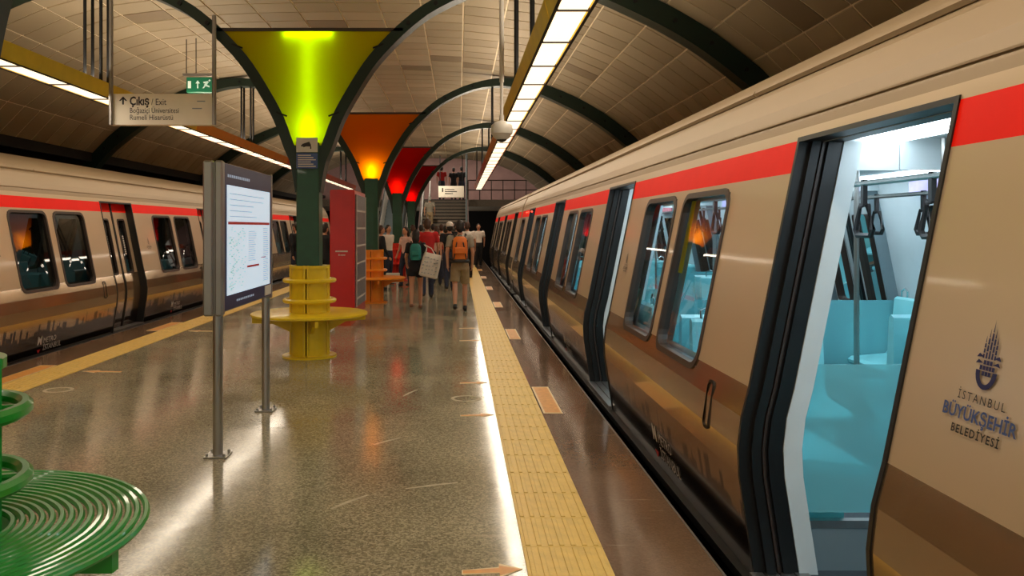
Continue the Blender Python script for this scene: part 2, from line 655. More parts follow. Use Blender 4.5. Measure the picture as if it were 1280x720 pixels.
def catmull(P, n=4):
    out = []
    for i in range(len(P) - 1):
        p0 = P[max(i - 1, 0)]
        p1 = P[i]
        p2 = P[i + 1]
        p3 = P[min(i + 2, len(P) - 1)]
        for k in range(n):
            t = k / n
            out.append(tuple(0.5 * ((2 * p1[d]) + (-p0[d] + p2[d]) * t + (2 * p0[d] - 5 * p1[d] + 4 * p2[d] - p3[d]) * t * t + (-p0[d] + 3 * p1[d] - 3 * p2[d] + p3[d]) * t ** 3) for d in range(2)))
    out.append(P[-1])
    return out


VA = [(0, 5.0), (1.0, 4.99), (2.0, 4.95), (2.81, 4.86), (3.46, 4.76), (4.06, 4.54), (4.60, 4.29), (5.07, 4.00), (5.52, 3.66), (5.82, 3.38), (5.96, 3.2)]


def resample(P, step):
    C = catmull(P, 10)
    L = [0]
    for i in range(1, len(C)):
        L.append(L[-1] + math.dist(C[i], C[i - 1]))
    n = max(1, round(L[-1] / step))
    out = []
    j = 0
    for k in range(n + 1):
        t = L[-1] * k / n
        while j < len(L) - 2 and L[j + 1] < t:
            j += 1
        f = (t - L[j]) / (L[j + 1] - L[j])
        out.append(tuple(C[j][d] * (1 - f) + C[j + 1][d] * f for d in range(2)))
    return out


VS = resample(VA, 0.65)                             # joints across the vault, one side
full = [(-u, z) for u, z in VS[::-1]][:-1] + VS
mb = MB()
Y0C, Y1C = -6.0, 38.8
nf = len(full)
vs = []
for y in (Y0C, Y1C):
    vs += [(CX + u, y, z + 0.012) for u, z in full]
mb.add(vs, [(i, i + 1, nf + i + 1, nf + i) for i in range(nf - 1)])
vs = []
for y in (Y0C, Y1C):
    vs += [(CX + u * 1.012, y, z + 0.15) for u, z in full]
mb.add(vs, [(i, nf + i, nf + i + 1, i + 1) for i in range(nf - 1)])
ceil = struct(mb.build('ceiling', M['joint']))

cells = []
PW = 7.2 / 14
ny = int((Y1C - (-5.6)) / PW)
for i in range(nf - 1):
    for k in range(ny):
        ya = 2.8 - 7.2 - 1.0286 + k * PW
        yb = ya + PW
        if ya < Y0C or yb > Y1C:
            continue
        (u0, z0), (u1, z1) = full[i], full[i + 1]
        ym = (ya + yb) / 2
        xm = CX + (u0 + u1) / 2
        zm = (z0 + z1) / 2
        vis = 0
        if ym > 0.5:
            px = 573 + 1000 * xm / ym
            py = 285 - 1000 * (zm - 1.6) / ym
            if -60 < px < 1320 and -60 < py < 720:
                vis = 1 / ym ** 2
        cells.append((vis, i, ya, yb))
cells.sort(key=lambda t: -t[0])


def panel_mb(m, i, ya, yb, mi=0, lift=0.0):
    (u0, z0), (u1, z1) = full[i], full[i + 1]
    a = Vector((CX + u0, z0))
    b = Vector((CX + u1, z1))
    t = (b - a)
    n = Vector((-t.y, t.x)).normalized()
    if n.y > 0:
        n = -n
    td = t.normalized()
    g = 0.014
    a2 = a + td * g
    b2 = b - td * g
    c0 = n * (0.003 + lift)
    vs = []
    for p, yy, e in ((a2, ya, 1), (b2, ya, 1), (b2, yb, -1), (a2, yb, -1)):
        vs.append((p.x, yy + e * 0.018, p.y + 0.012))
    for p, yy, e in ((a2, ya, 1), (b2, ya, 1), (b2, yb, -1), (a2, yb, -1)):
        q = p + c0
        vs.append((q.x, yy + e * 0.020, q.y))
    m.add(vs, [(4, 5, 6, 7), (0, 1, 5, 4), (1, 2, 6, 5), (2, 3, 7, 6), (3, 0, 4, 7)], mi)


rest = MB()
for idx, (vis, i, ya, yb) in enumerate(cells):
    rr = R.random()
    mi = 0 if rr < 0.55 else (1 if rr < 0.975 else 2)
    if idx < 300:
        m = MB()
        panel_mb(m, i, ya, yb, 0, R.uniform(0, 0.0025))
        m.build('ceiling_panel', [M['panel'], M['panel2'], M['panel3']][mi], ceil)
    else:
        panel_mb(rest, i, ya, yb, mi, R.uniform(0, 0.0025))
rest.build('ceiling_panel', [M['panel'], M['panel2'], M['panel3']], ceil, kind='stuff')

# dark tunnel flanks beyond the vault's lower edges
struct(MB().box(5.0, 5.4, -6, 60, -1.45, 3.6).build('wall_right', M['dark']))
struct(MB().box(-9.4, -8.9, -6, 60, -1.45, 3.6).build('wall_left', M['dark']))
for sx in (1, -1):
    xe = CX + sx * 5.96
    a, b = sorted((xe, xe + sx * 1.2))
    struct(MB().box(a - 0.02, b, -6, 60, 3.36, 3.5).box(min(xe, xe + sx * 0.12), max(xe, xe + sx * 0.12), -6, 38.8, 3.02, 3.36).build('trim_1' if sx > 0 else 'trim_2', M['dark']))


# ------------------------------------------------------------ columns with ribs and lamp funnels
def rib_mesh(y, sx, name_parent):
    C = catmull(RIB, 3)
    m = MB()
    n = len(C)
    vs = []
    for i, (u, z) in enumerate(C):
        a = Vector(C[max(i - 1, 0)])
        b = Vector(C[min(i + 1, n - 1)])
        t = (b - a).normalized()
        nn = Vector((-t.y, t.x))
        h = 0.066 + 0.065 * max(0, min(1, (u - 2.2) / 2.0))
        for e, yy in ((-1, -0.13), (-1, 0.13), (1, 0.13), (1, -0.13)):
            vs.append((CX + sx * (u + nn.x * h * e), y + yy, z + nn.y * h * e))
    fs = []
    for i in range(n - 1):
        for j in range(4):
            fs.append((i * 4 + j, i * 4 + (j + 1) % 4, (i + 1) * 4 + (j + 1) % 4, (i + 1) * 4 + j))
    fs += [(0, 1, 2, 3), ((n - 1) * 4, (n - 1) * 4 + 1, (n - 1) * 4 + 2, (n - 1) * 4 + 3)]
    m.add(vs, fs)
    r = m.build('rib', M['darkgreen'], name_parent)
    return r


def bolts(y, sx, parent):
    C = catmull(RIB, 3)
    m = MB()
    for i in range(24, len(C) - 4, 3):
        u, z = C[i]
        m.tube([(CX + sx * u, y - 0.15, z), (CX + sx * u, y - 0.128, z)], 0.028, 8)
    return m.build('bolt_row', M['under'], parent)


def half_w(z):
    """half width of the funnel between the ribs"""
    for i in range(len(RIB) - 1):
        if RIB[i][1] <= z <= RIB[i + 1][1]:
            f = (z - RIB[i][1]) / (RIB[i + 1][1] - RIB[i][1])
            return RIB[i][0] * (1 - f) + RIB[i + 1][0] * f - 0.05
    return 0.12


LAB = {2.8: ('dark green forked column rising behind the green ring bench', 'y'),
       10.0: ('green forked column with lime lit funnel and warning plates', 'y'),
       17.2: ('green forked column with glowing orange funnel above orange bench', 'o'),
       24.4: ('green forked column with red funnel, between the orange and crimson ones', 'r'),
       31.6: ('farthest green forked column with small crimson funnel near the stairs', 'c')}
for y in COLY:
    lab, key = LAB[y]
    t = thing('forked_column', lab, 'column', (CX, y, 0), 'forked green columns down the platform')
    MB().bbox(CX - 0.14, CX + 0.14, y - 0.14, y + 0.14, 0, 2.66, 0.012).bbox(CX - 0.17, CX + 0.17, y - 0.12, y + 0.12, 2.2, 2.62, 0.01).build('shaft', M['green'], t)
    for sx in (1, -1):
        rb = rib_mesh(y, sx, t)
        bolts(y, sx, rb)
    shm = {'y': M['sh_y'], 'o': M['sh_o'], 'r': M['sh_r'], 'c': M['sh_c']}[key]
    fm = MB()
    zs = [2.62 + (4.04 - 2.62) * i / 14 for i in range(15)]
    for yy in (-0.115, 0.115):
        vs = []
        for z in zs:
            w = half_w(z)
            for k in range(5):
                vs.append((CX + w * (k / 2 - 1), y + yy, z))
        fm.add(vs, [(i * 5 + k, i * 5 + k + 1, (i + 1) * 5 + k + 1, (i + 1) * 5 + k) for i in range(14) for k in range(4)])
    for sx in (1, -1):
        vs = []
        for z in zs:
            vs += [(CX + sx * half_w(z), y - 0.115, z), (CX + sx * half_w(z), y + 0.115, z)]
        fm.add(vs, [(2 * i, 2 * i + 1, 2 * i + 3, 2 * i + 2) for i in range(14)])
    fu = fm.build('funnel_shade', shm, t)
    wt = half_w(4.04)
    MB().box(CX - wt - 0.08, CX + wt + 0.08, y - 0.13, y - 0.10, 4.03, 4.07).box(CX - wt - 0.08, CX + wt + 0.08, y + 0.10, y + 0.13, 4.03, 4.07).build('top_rail', M['brownrub'], fu)
    tb = {'y': M['tube_y'], 'o': M['tube_o'], 'r': M['tube_r'], 'c': M['tube_r']}[key]
    lm = MB()
    lm.tube([(CX, y, 2.66), (CX, y, 2.95)], 0.045, 8)
    if key == 'y':
        lm.tube([(CX, y, 2.95), (CX, y, 3.98)], 0.014, 8)
        lm.box(CX - 0.30, CX + 0.30, y - 0.085, y - 0.06, 3.985, 4.01)
    lm.build('lamp_tube', tb, t, smooth=True)
    cl = MB()
    for z in (2.98, 3.82):
        for sx in (1, -1):
            w = half_w(z)
            cl.tube([(CX + sx * (w + 0.06), y - 0.13, z + 0.05), (CX + sx * (w - 0.07), y - 0.135, z - 0.0)], 0.012, 6)
    cl.build('shade_clip', M['under'], t)
    if y == 10.0:
        p = MB().bbox(CX - 0.13, CX + 0.13, y - 0.185, y - 0.165, 2.53, 2.71, 0.004).build('warning_plate', M['whiteplastic'], t, label='white plate with a camera pictogram')
        m = MB()
        yy = y - 0.187
        m.box(CX - .07, CX + .05, yy, yy + .003, 2.60, 2.62)
        m.prism([(CX - .06, 2.63), (CX + .03, 2.66), (CX + .05, 2.62), (CX - .04, 2.59)], 'y', yy - .001, yy + .003)
        m.box(CX + .04, CX + .055, yy, yy + .003, 2.57, 2.60)
        m.build('camera_pictogram', M['ink'], p)
        p = MB().bbox(CX - 0.13, CX + 0.13, y - 0.185, y - 0.165, 2.33, 2.52, 0.004).build('warning_plate', M['blue'], t, label='blue plate with white lines of small print')
        m = MB()
        for k in range(6):
            m.box(CX - .11, CX + .11 - 0.03 * (k % 3), yy, yy + .003, 2.35 + k * .027, 2.362 + k * .027)
        m.build('print_lines', M['decal'], p)


# ------------------------------------------------------------ ring benches round the columns
def ring_bench(y, m, lab, tubes):
    t = thing('ring_bench', lab, 'bench', (CX, y, 0), 'coloured ring benches round the columns')
    a = PI / 2
    for q in range(4):
        b0 = q * PI / 2 + 0.13 - PI / 4 + PI / 4
        e0, e1 = b0, b0 + PI / 2 - 0.26
        MB().lathe((CX, y, 0), [(.205, .02), (.205, 1.12), (.225, 1.12), (.225, .02), (.205, .02)], 6, e0, e1).build('casing_plate', m, t, smooth=True)
    for q in range(4):
        an = q * PI / 2
        for da in (-0.09, 0.09):
            c, s_ = math.cos(an + da), math.sin(an + da)
            MB().tube([(CX + .235 * c, y + .235 * s_, 0.02), (CX + .235 * c, y + .235 * s_, 1.14)], 0.016, 6).build('upright', m, t, smooth=True)
    MB().lathe((CX, y, 0), [(.20, 1.10), (.245, 1.10), (.245, 1.135), (.20, 1.135)], 32).build('collar', m, t)
    MB().lathe((CX, y, 0), [(.15, 0.0), (.335, 0.0), (.335, 0.022), (.15, 0.022)], 32).build('base_plate', m, t)
    for z in (0.95, 0.70):
        MB().ring((CX, y, z), 0.305, 0.028, 40, 8).build('back_ring', m, t, smooth=True)
    for q in range(8):
        an = q * PI / 4 + PI / 8
        c, s_ = math.cos(an), math.sin(an)
        for z in (0.95, 0.70):
            MB().tube([(CX + .21 * c, y + .21 * s_, z), (CX + .30 * c, y + .30 * s_, z)], 0.012, 6).build('ring_stay', m, t)
    if tubes:
        radii = [.262 + .0325 * k for k in range(15)]
        for k, r_ in enumerate(radii):
            MB().ring((CX, y, 0.525), r_, 0.0125, 56, 6).build('seat_ring', m, t, smooth=True)
    else:
        MB().lathe((CX, y, 0), [(.23, .512), (.70, .512), (.72, .522), (.72, .542), (.70, .55), (.23, .55), (.23, .512)], 48).build('seat_disc', m, t, smooth=True)
    for q in range(4):
        an = -0.12 + q * PI / 2 if tubes else q * PI / 2 + 0.3
        c, s_ = math.cos(an), math.sin(an)
        px, py = -s_ * 0.02, c * 0.02
        b = MB()
        v = []
        for rr, z0, z1 in ((.22, .30, .505), (.45, .42, .505), (.70, .435, .505)):
            for e in (-1, 1):
                v += [(CX + rr * c + e * px, y + rr * s_ + e * py, z0), (CX + rr * c + e * px, y + rr * s_ + e * py, z1)]
        b.add(v, [(0, 1, 5, 4), (4, 5, 9, 8), (2, 6, 7, 3), (6, 10, 11, 7), (1, 3, 7, 5), (5, 7, 11, 9), (0, 4, 6, 2), (4, 8, 10, 6), (8, 9, 11, 10), (0, 2, 3, 1)])
        b.build('bracket', m, t)
    return t


ring_bench(2.8, M['ygreen'], 'bright green ring bench of concentric steel tubes, nearest the camera', True)
ring_bench(10.0, M['yellow'], 'yellow ring bench with flat round seat round the lime column', False)
ring_bench(17.2, M['orange'], 'orange ring bench with flat seat beyond the red cabinet', False)
ring_bench(24.4, M['benchred'], 'red ring bench behind the orange one', False)
ring_bench(31.6, M['benchred'], 'farthest ring bench, small and red, before the stairs', False)

# ------------------------------------------------------------ light troughs
for q, (tx, tz) in enumerate(TR):
    t = thing('light_trough', ['long strip light trough hanging above the right tactile strip', 'long strip light trough hanging over the left train side'][q], 'lamp', (tx, -4.4, tz), 'hanging light troughs')
    bays = [(-4.4, -.8, 'tyellow'), (-.8, 6.4, 'tyellow'), (6.4, 13.6, 'tyellow'), (13.6, 20.8, 'torange'), (20.8, 28.0, 'tred'), (28.0, 34.6, 'tred')]
    for a, b, mm in bays:
        m = MB()
        for s_ in (-1, 1):
            m.prism([(tx + s_ * .125, tz - .012), (tx + s_ * .14, tz - .012), (tx + s_ * .185, tz + .16), (tx + s_ * .17, tz + .16)], 'y', a + .01, b - .01)
        m.box(tx - .168, tx + .168, a + .01, b - .01, tz + .145, tz + .155)
        m.build('housing', M[mm], t)
        m = MB()
        for s_ in (-1, 1):
            m.box(tx + s_ * .135 - .012, tx + s_ * .135 + .012, a, b, tz - .022, tz - .012)
        m.build('edge_rail', M['under'], t)
    y = -4.4
    lampm = None
    while y < 34.0:
        if lampm is None:
            lampm = MB().box(tx - .112, tx + .112, y + .018, y + 1.032, tz - .008, tz + .012).build('diffuser', M['lamp'], t)
            bar = MB().box(tx - .135, tx + .135, y - .012, y + .012, tz - .018, tz + .01).build('cross_bar', M['brownrub'], t)
        else:
            c = cpy(lampm, t)
            c.location = (0, y + 4.4, 0)
            c = cpy(bar, t)
            c.location = (0, y + 4.4, 0)
        y += 1.05
    for cy in COLY:
        for dx in (-.10, .10):
            for dy in (-.02, .19):
                u = abs(tx + dx - (0 if q == 0 else 0) - CX)
                MB().tube([(tx + dx - .04 * (1 if q == 0 else -1), cy + dy, tz + .15), (tx + dx - .04 * (1 if q == 0 else -1), cy + dy, 4.78)], 0.022, 6).build('hanger', M['under'], t)

# conduits and dome camera
t = thing('dome_camera', 'white dome camera on a thin pole beside the right light trough', 'camera', (0.459, 8.5, 2.50))
m = MB().lathe((0.459, 8.5, 2.50), [(.0, .03), (.05, .035), (.085, .06), (.10, .09), (.115, .10), (.12, .14), (.11, .19), (.07, .225), (.025, .24), (.025, .30), (0, .30)], 20)
m.build('housing', M['whiteplastic'], t, smooth=True)
MB().ell((0.459, 8.5, 2.56), (.062, .062, .05)).build('dome', M['ink'], t, smooth=True)
MB().tube([(0.459, 8.5, 2.78), (0.459, 8.5, 3.2)], .018, 8).tube([(0.459, 8.5, 3.15), (0.459, 8.5, 4.92)], .026, 8).build('pole', M['whiteplastic'], t)

# hanging exit sign (cream)
SY = 9.85
t = thing('hanging_sign', 'cream hanging direction sign with black lettering and up arrow', 'sign', ((-4.28 - 3.0) / 2, SY, 2.86))
x0, x1 = (139 - 573) * SY / 1000, (268 - 573) * SY / 1000
MB().bbox(x0, x1, SY - .05, SY + .05, 1.6 + (285 - 157) * SY / 1000, 1.6 + (285 - 118) * SY / 1000, .006).build('board', M['cream'], t)
for xx in (142, 270):
    x = (xx - 573) * SY / 1000
    MB().tube([(x, SY - .075, 2.86), (x, SY - .075, 4.75 if xx < 200 else 4.2)], .026, 8).build('pole', M['alu'], t)


def put_text(body, size, pos, mat_, parent, name='lettering', right=(1, 0, 0), up=(0, 0, 1), align='LEFT', bold=0.0, spacing=1.0, wx=1.0):
    vs, fs = text_mesh(body, size, bold, spacing, align)
    for v in vs:
        v.x *= wx
    r = Vector(right)
    u = Vector(up)
    p = Vector(pos)
    return MB().add([p + r * v.x + u * v.y for v in vs], fs).build(name, mat_, parent)


def sx_(px, Y):
    return (px - 573) * Y / 1000


def sz_(py, Y):
    return 1.6 + (285 - py) * Y / 1000


YS = SY - .0525
put_text('Çıkış', .145, (sx_(164, SY), YS, sz_(132, SY)), M['ink'], t, bold=.004, wx=.78)
put_text('/ Exit', .110, (sx_(191, SY), YS, sz_(132, SY)), M['ink'], t, wx=.80)
put_text('Boğaziçi Üniversitesi', .092, (sx_(164, SY), YS, sz_(142, SY)), M['ink'], t, wx=.78)
put_text('Rumeli Hisarüstü', .092, (sx_(164, SY), YS, sz_(150.5, SY)), M['ink'], t, wx=.84)
m = MB()
ax, az = sx_(156, SY), sz_(131.5, SY)
m.box(ax - .01, ax + .01, YS - .001, YS + .001, az, az + .085)
m.prism([(ax - .05, az + .045), (ax, az + .10), (ax + .05, az + .045), (ax + .03, az + .045), (ax, az + .075), (ax - .03, az + .045)], 'y', YS - .001, YS + .001)
m.build('arrow', M['ink'], t)
m = MB()
for k, (px, py, w) in enumerate([(248, 127, 10), (242, 136, 12)]):
    m.box(sx_(px, SY), sx_(px + w, SY), YS - .001, YS + .001, sz_(py + 1, SY), sz_(py - .2, SY))
m.build('faint_mark', M['greyprint'], t)

# green emergency exit box
GY = 13.8
t = thing('exit_box', 'small green lit emergency exit box hanging above the cream sign', 'sign', (sx_(251, GY), GY, sz_(117, GY)))
MB().bbox(sx_(234, GY), sx_(268, GY), GY - .05, GY + .05, sz_(116, GY), sz_(97, GY), .008).build('case', M['exit'], t)
MB().box(sx_(229, GY), sx_(268, GY), GY - .03, GY + .03, sz_(95, GY), sz_(92, GY)).build('mounting_bar', M['alu'], t)
MB().tube([(sx_(233, GY), GY, sz_(92, GY)), (sx_(233, GY), GY, 4.95)], .008, 6).build('rod', M['under'], t)
MB().tube([(sx_(245, GY), GY, sz_(92, GY)), (sx_(245, GY), GY, 4.95)], .008, 6).build('rod', M['under'], t)
m = MB()
yy = GY - .052


def gb(a, b, c, d):
    m.box(sx_(a, GY), sx_(b, GY), yy - .001, yy + .001, sz_(d, GY), sz_(c, GY))


gb(236, 240, 102, 111)
gb(247.6, 249, 103, 111)
m.prism([(sx_(245.5, GY), sz_(105, GY)), (sx_(248.3, GY), sz_(101, GY)), (sx_(251, GY), sz_(105, GY))], 'y', yy - .001, yy + .001)
for P in ([(255, 103), (261, 102), (262, 104), (256, 105)], [(259, 103), (262, 103), (259, 108), (256, 107)], [(257, 107), (259, 107), (256, 111), (254, 111)], [(258, 106), (263, 108), (263, 110), (257, 108)]):
    m.prism([(sx_(a, GY), sz_(b, GY)) for a, b in P], 'y', yy - .001, yy + .001)
m.lathe((0, 0, 0), [(0, 0)], 3)
m.ell((sx_(263, GY), yy, sz_(101.3, GY)), (.018, .002, .018), 8, 6)
m.build('pictogram', M['exitwhite'], t)


# ------------------------------------------------------------ trains
PR = [(-.80, .16), (-.3, .11), (-.01, .076), (.16, .05), (.45, .006), (.58, 0), (.72, .016), (.86, .052), (1.14, .108), (2.02, .285), (2.10, .302), (2.2, .335), (2.32, .395), (2.355, .425)]


def d(z):
    if z <= PR[0][0]:
        return PR[0][1]
    for i in range(len(PR) - 1):
        if z <= PR[i + 1][0]:
            f = (z - PR[i][0]) / (PR[i + 1][0] - PR[i][0])
            return PR[i][1] * (1 - f) + PR[i + 1][1] * f
    return PR[-1][1]


BASEZ = sorted(set([p[0] for p in PR] + [0.0, .65, .79, .30, 1.83, 1.855, 2.005, 2.06]))


class Side:
    """maps (inset x, y, z) of one car side into the world"""
    def __init__(s, X0, sgn, far=False):
        s.X0, s.sgn, s.far = X0, sgn, far

    def p(s, x, y, z):
        xx = 2.8 - x if s.far else x
        return (s.X0 + s.sgn * xx, y, z)


def skin(m, sd, ya, yb, za, zb, holes, off=0.0, mfun=None, ybr=(), zbr=()):
    ys = sorted(set([ya, yb] + [y for h in holes for y in h[:2] if ya < y < yb] + [y for y in ybr if ya < y < yb]))
    zs = sorted(set([za, zb] + [z for z in BASEZ if za < z < zb] + [z for h in holes for z in h[2:] if za < z < zb] + list(zbr)))
    idx = {}
    vs = []
    for i, y in enumerate(ys):
        for j, z in enumerate(zs):
            idx[i, j] = len(vs)
            vs.append(sd.p(d(z) + off, y, z))
    fs = {}
    for i in range(len(ys) - 1):
        for j in range(len(zs) - 1):
            cy = (ys[i] + ys[i + 1]) / 2
            cz = (zs[j] + zs[j + 1]) / 2
            if any(h[0] < cy < h[1] and h[2] < cz < h[3] for h in holes):
                continue
            mi = mfun(cy, cz) if mfun else 0
            fs.setdefault(mi, []).append((idx[i, j], idx[i + 1, j], idx[i + 1, j + 1], idx[i, j + 1]))
    n = len(m.v)
    m.v += vs
    for mi, ff in fs.items():
        m.f += [tuple(a + n for a in f) for f in ff]
        m.m += [mi] * len(ff)


def rr(y0, y1, z0, z1, r, n=4):
    out = []
    for cy, cz, a0 in ((y1 - r, z1 - r, 0), (y0 + r, z1 - r, PI / 2), (y0 + r, z0 + r, PI), (y1 - r, z0 + r, 3 * PI / 2)):
        for k in range(n + 1):
            a = a0 + PI / 2 * k / n
            out.append((cy + r * math.cos(a), cz + r * math.sin(a)))
    return out


def window_frame(m, sd, y0, y1, z0, z1, w, r, off=0.0, mi=0):
    A = rr(y0, y1, z0, z1, r)
    B = rr(y0 + w, y1 - w, z0 + w, z1 - w, max(r - w * .5, .02))
    n = len(A)
    vs = [sd.p(d(z) + off + .004, y, z) for y, z in A] + [sd.p(d(z) + off - .008, y + (.004 if y < (y0 + y1) / 2 else -.004), z) for y, z in A] + [sd.p(d(z) + off - .008, y, z) for y, z in B] + [sd.p(d(z) + off + .06, y, z) for y, z in B]
    fs = []
    for k in range(3):
        for i in range(n):
            j = (i + 1) % n
            fs.append((k * n + i, k * n + j, (k + 1) * n + j, (k + 1) * n + i))
    m.add(vs, fs, mi)
    return B


def pane(m, sd, B, off, mi=0):
    cy = sum(p[0] for p in B) / len(B)
    cz = sum(p[1] for p in B) / len(B)
    vs = [sd.p(d(cz) + off, cy, cz)] + [sd.p(d(z) + off, y, z) for y, z in B]
    n = len(B)
    m.add(vs, [(0, i + 1, (i + 1) % n + 1) for i in range(n)], mi)


def sweep(m, sd, x0, x1, y0, y1, za, zb, mi=0):
    """a bar that follows the side's profile"""
    zs = sorted(set([za, zb] + [z for z in BASEZ if za < z < zb]))
    vs = []
    for z in zs:
        vs += [sd.p(d(z) + x0, y0, z), sd.p(d(z) + x1, y0, z), sd.p(d(z) + x1, y1, z), sd.p(d(z) + x0, y1, z)]
    n = len(zs)
    fs = [(i * 4 + j, i * 4 + (j + 1) % 4, (i + 1) * 4 + (j + 1) % 4, (i + 1) * 4 + j) for i in range(n - 1) for j in range(4)]
    fs += [(0, 1, 2, 3), ((n - 1) * 4, (n - 1) * 4 + 3, (n - 1) * 4 + 2, (n - 1) * 4 + 1)]
    m.add(vs, fs, mi)


def side_text(body, size, sd, yc, zc, mat_, parent, name='lettering', bold=0.0, spacing=1.0, align='CENTER'):
    vs, fs = text_mesh(body, size, bold, spacing, align)
    out = []
    for v in vs:
        z = zc + v.y
        out.append(sd.p(d(z) - .004, yc - sd.sgn * v.x, z))
    return MB().add(out, fs).build(name, mat_, parent)


def side_poly(m, sd, yc, zc, P, off=-.004, mi=0):
    n = len(P)
    m.add([sd.p(d(zc + b) + off, yc - sd.sgn * a, zc + b) for a, b in P], [tuple(range(n))], mi)


WIN = [(1.98, 2.93), (3.08, 4.00)]                 # windows after the door's near edge
DW, DS = 1.20, 4.61


def door_leaves(sd, y0, y1, parent, gl, pm):
    """two closed leaves, set back in the doorway"""
    ym = (y0 + y1) / 2
    for a, b in ((y0 + .0, ym - .006), (ym + .006, y1)):
        c = (a + b) / 2
        h = (c - .15, c + .15, .85, 1.75)
        m = MB()
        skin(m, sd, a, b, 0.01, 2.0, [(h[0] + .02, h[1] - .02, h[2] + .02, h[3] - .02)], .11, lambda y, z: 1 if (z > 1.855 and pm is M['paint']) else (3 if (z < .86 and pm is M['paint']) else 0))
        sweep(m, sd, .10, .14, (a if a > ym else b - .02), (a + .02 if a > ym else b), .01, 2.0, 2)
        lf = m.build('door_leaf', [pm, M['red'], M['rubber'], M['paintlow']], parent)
        m = MB()
        B = window_frame(m, sd, h[0], h[1], h[2], h[3], .025, .05, .11)
        m.build('window_frame', M['brownrub'], lf)
        m = MB()
        pane(m, sd, B, .13)
        m.build('window_pane', gl, lf)
        m = MB()
        n = 9
        for k in range(n):
            zz = 1.16 + k * .036
            m.add([sd.p(d(z) + .124, y, z) for y, z in ((c - .028, zz), (c + .028, zz), (c + .028, zz + .024), (c - .028, zz + .024))], [(0, 1, 2, 3)])
        m.build('window_sticker', M['decal'], lf)


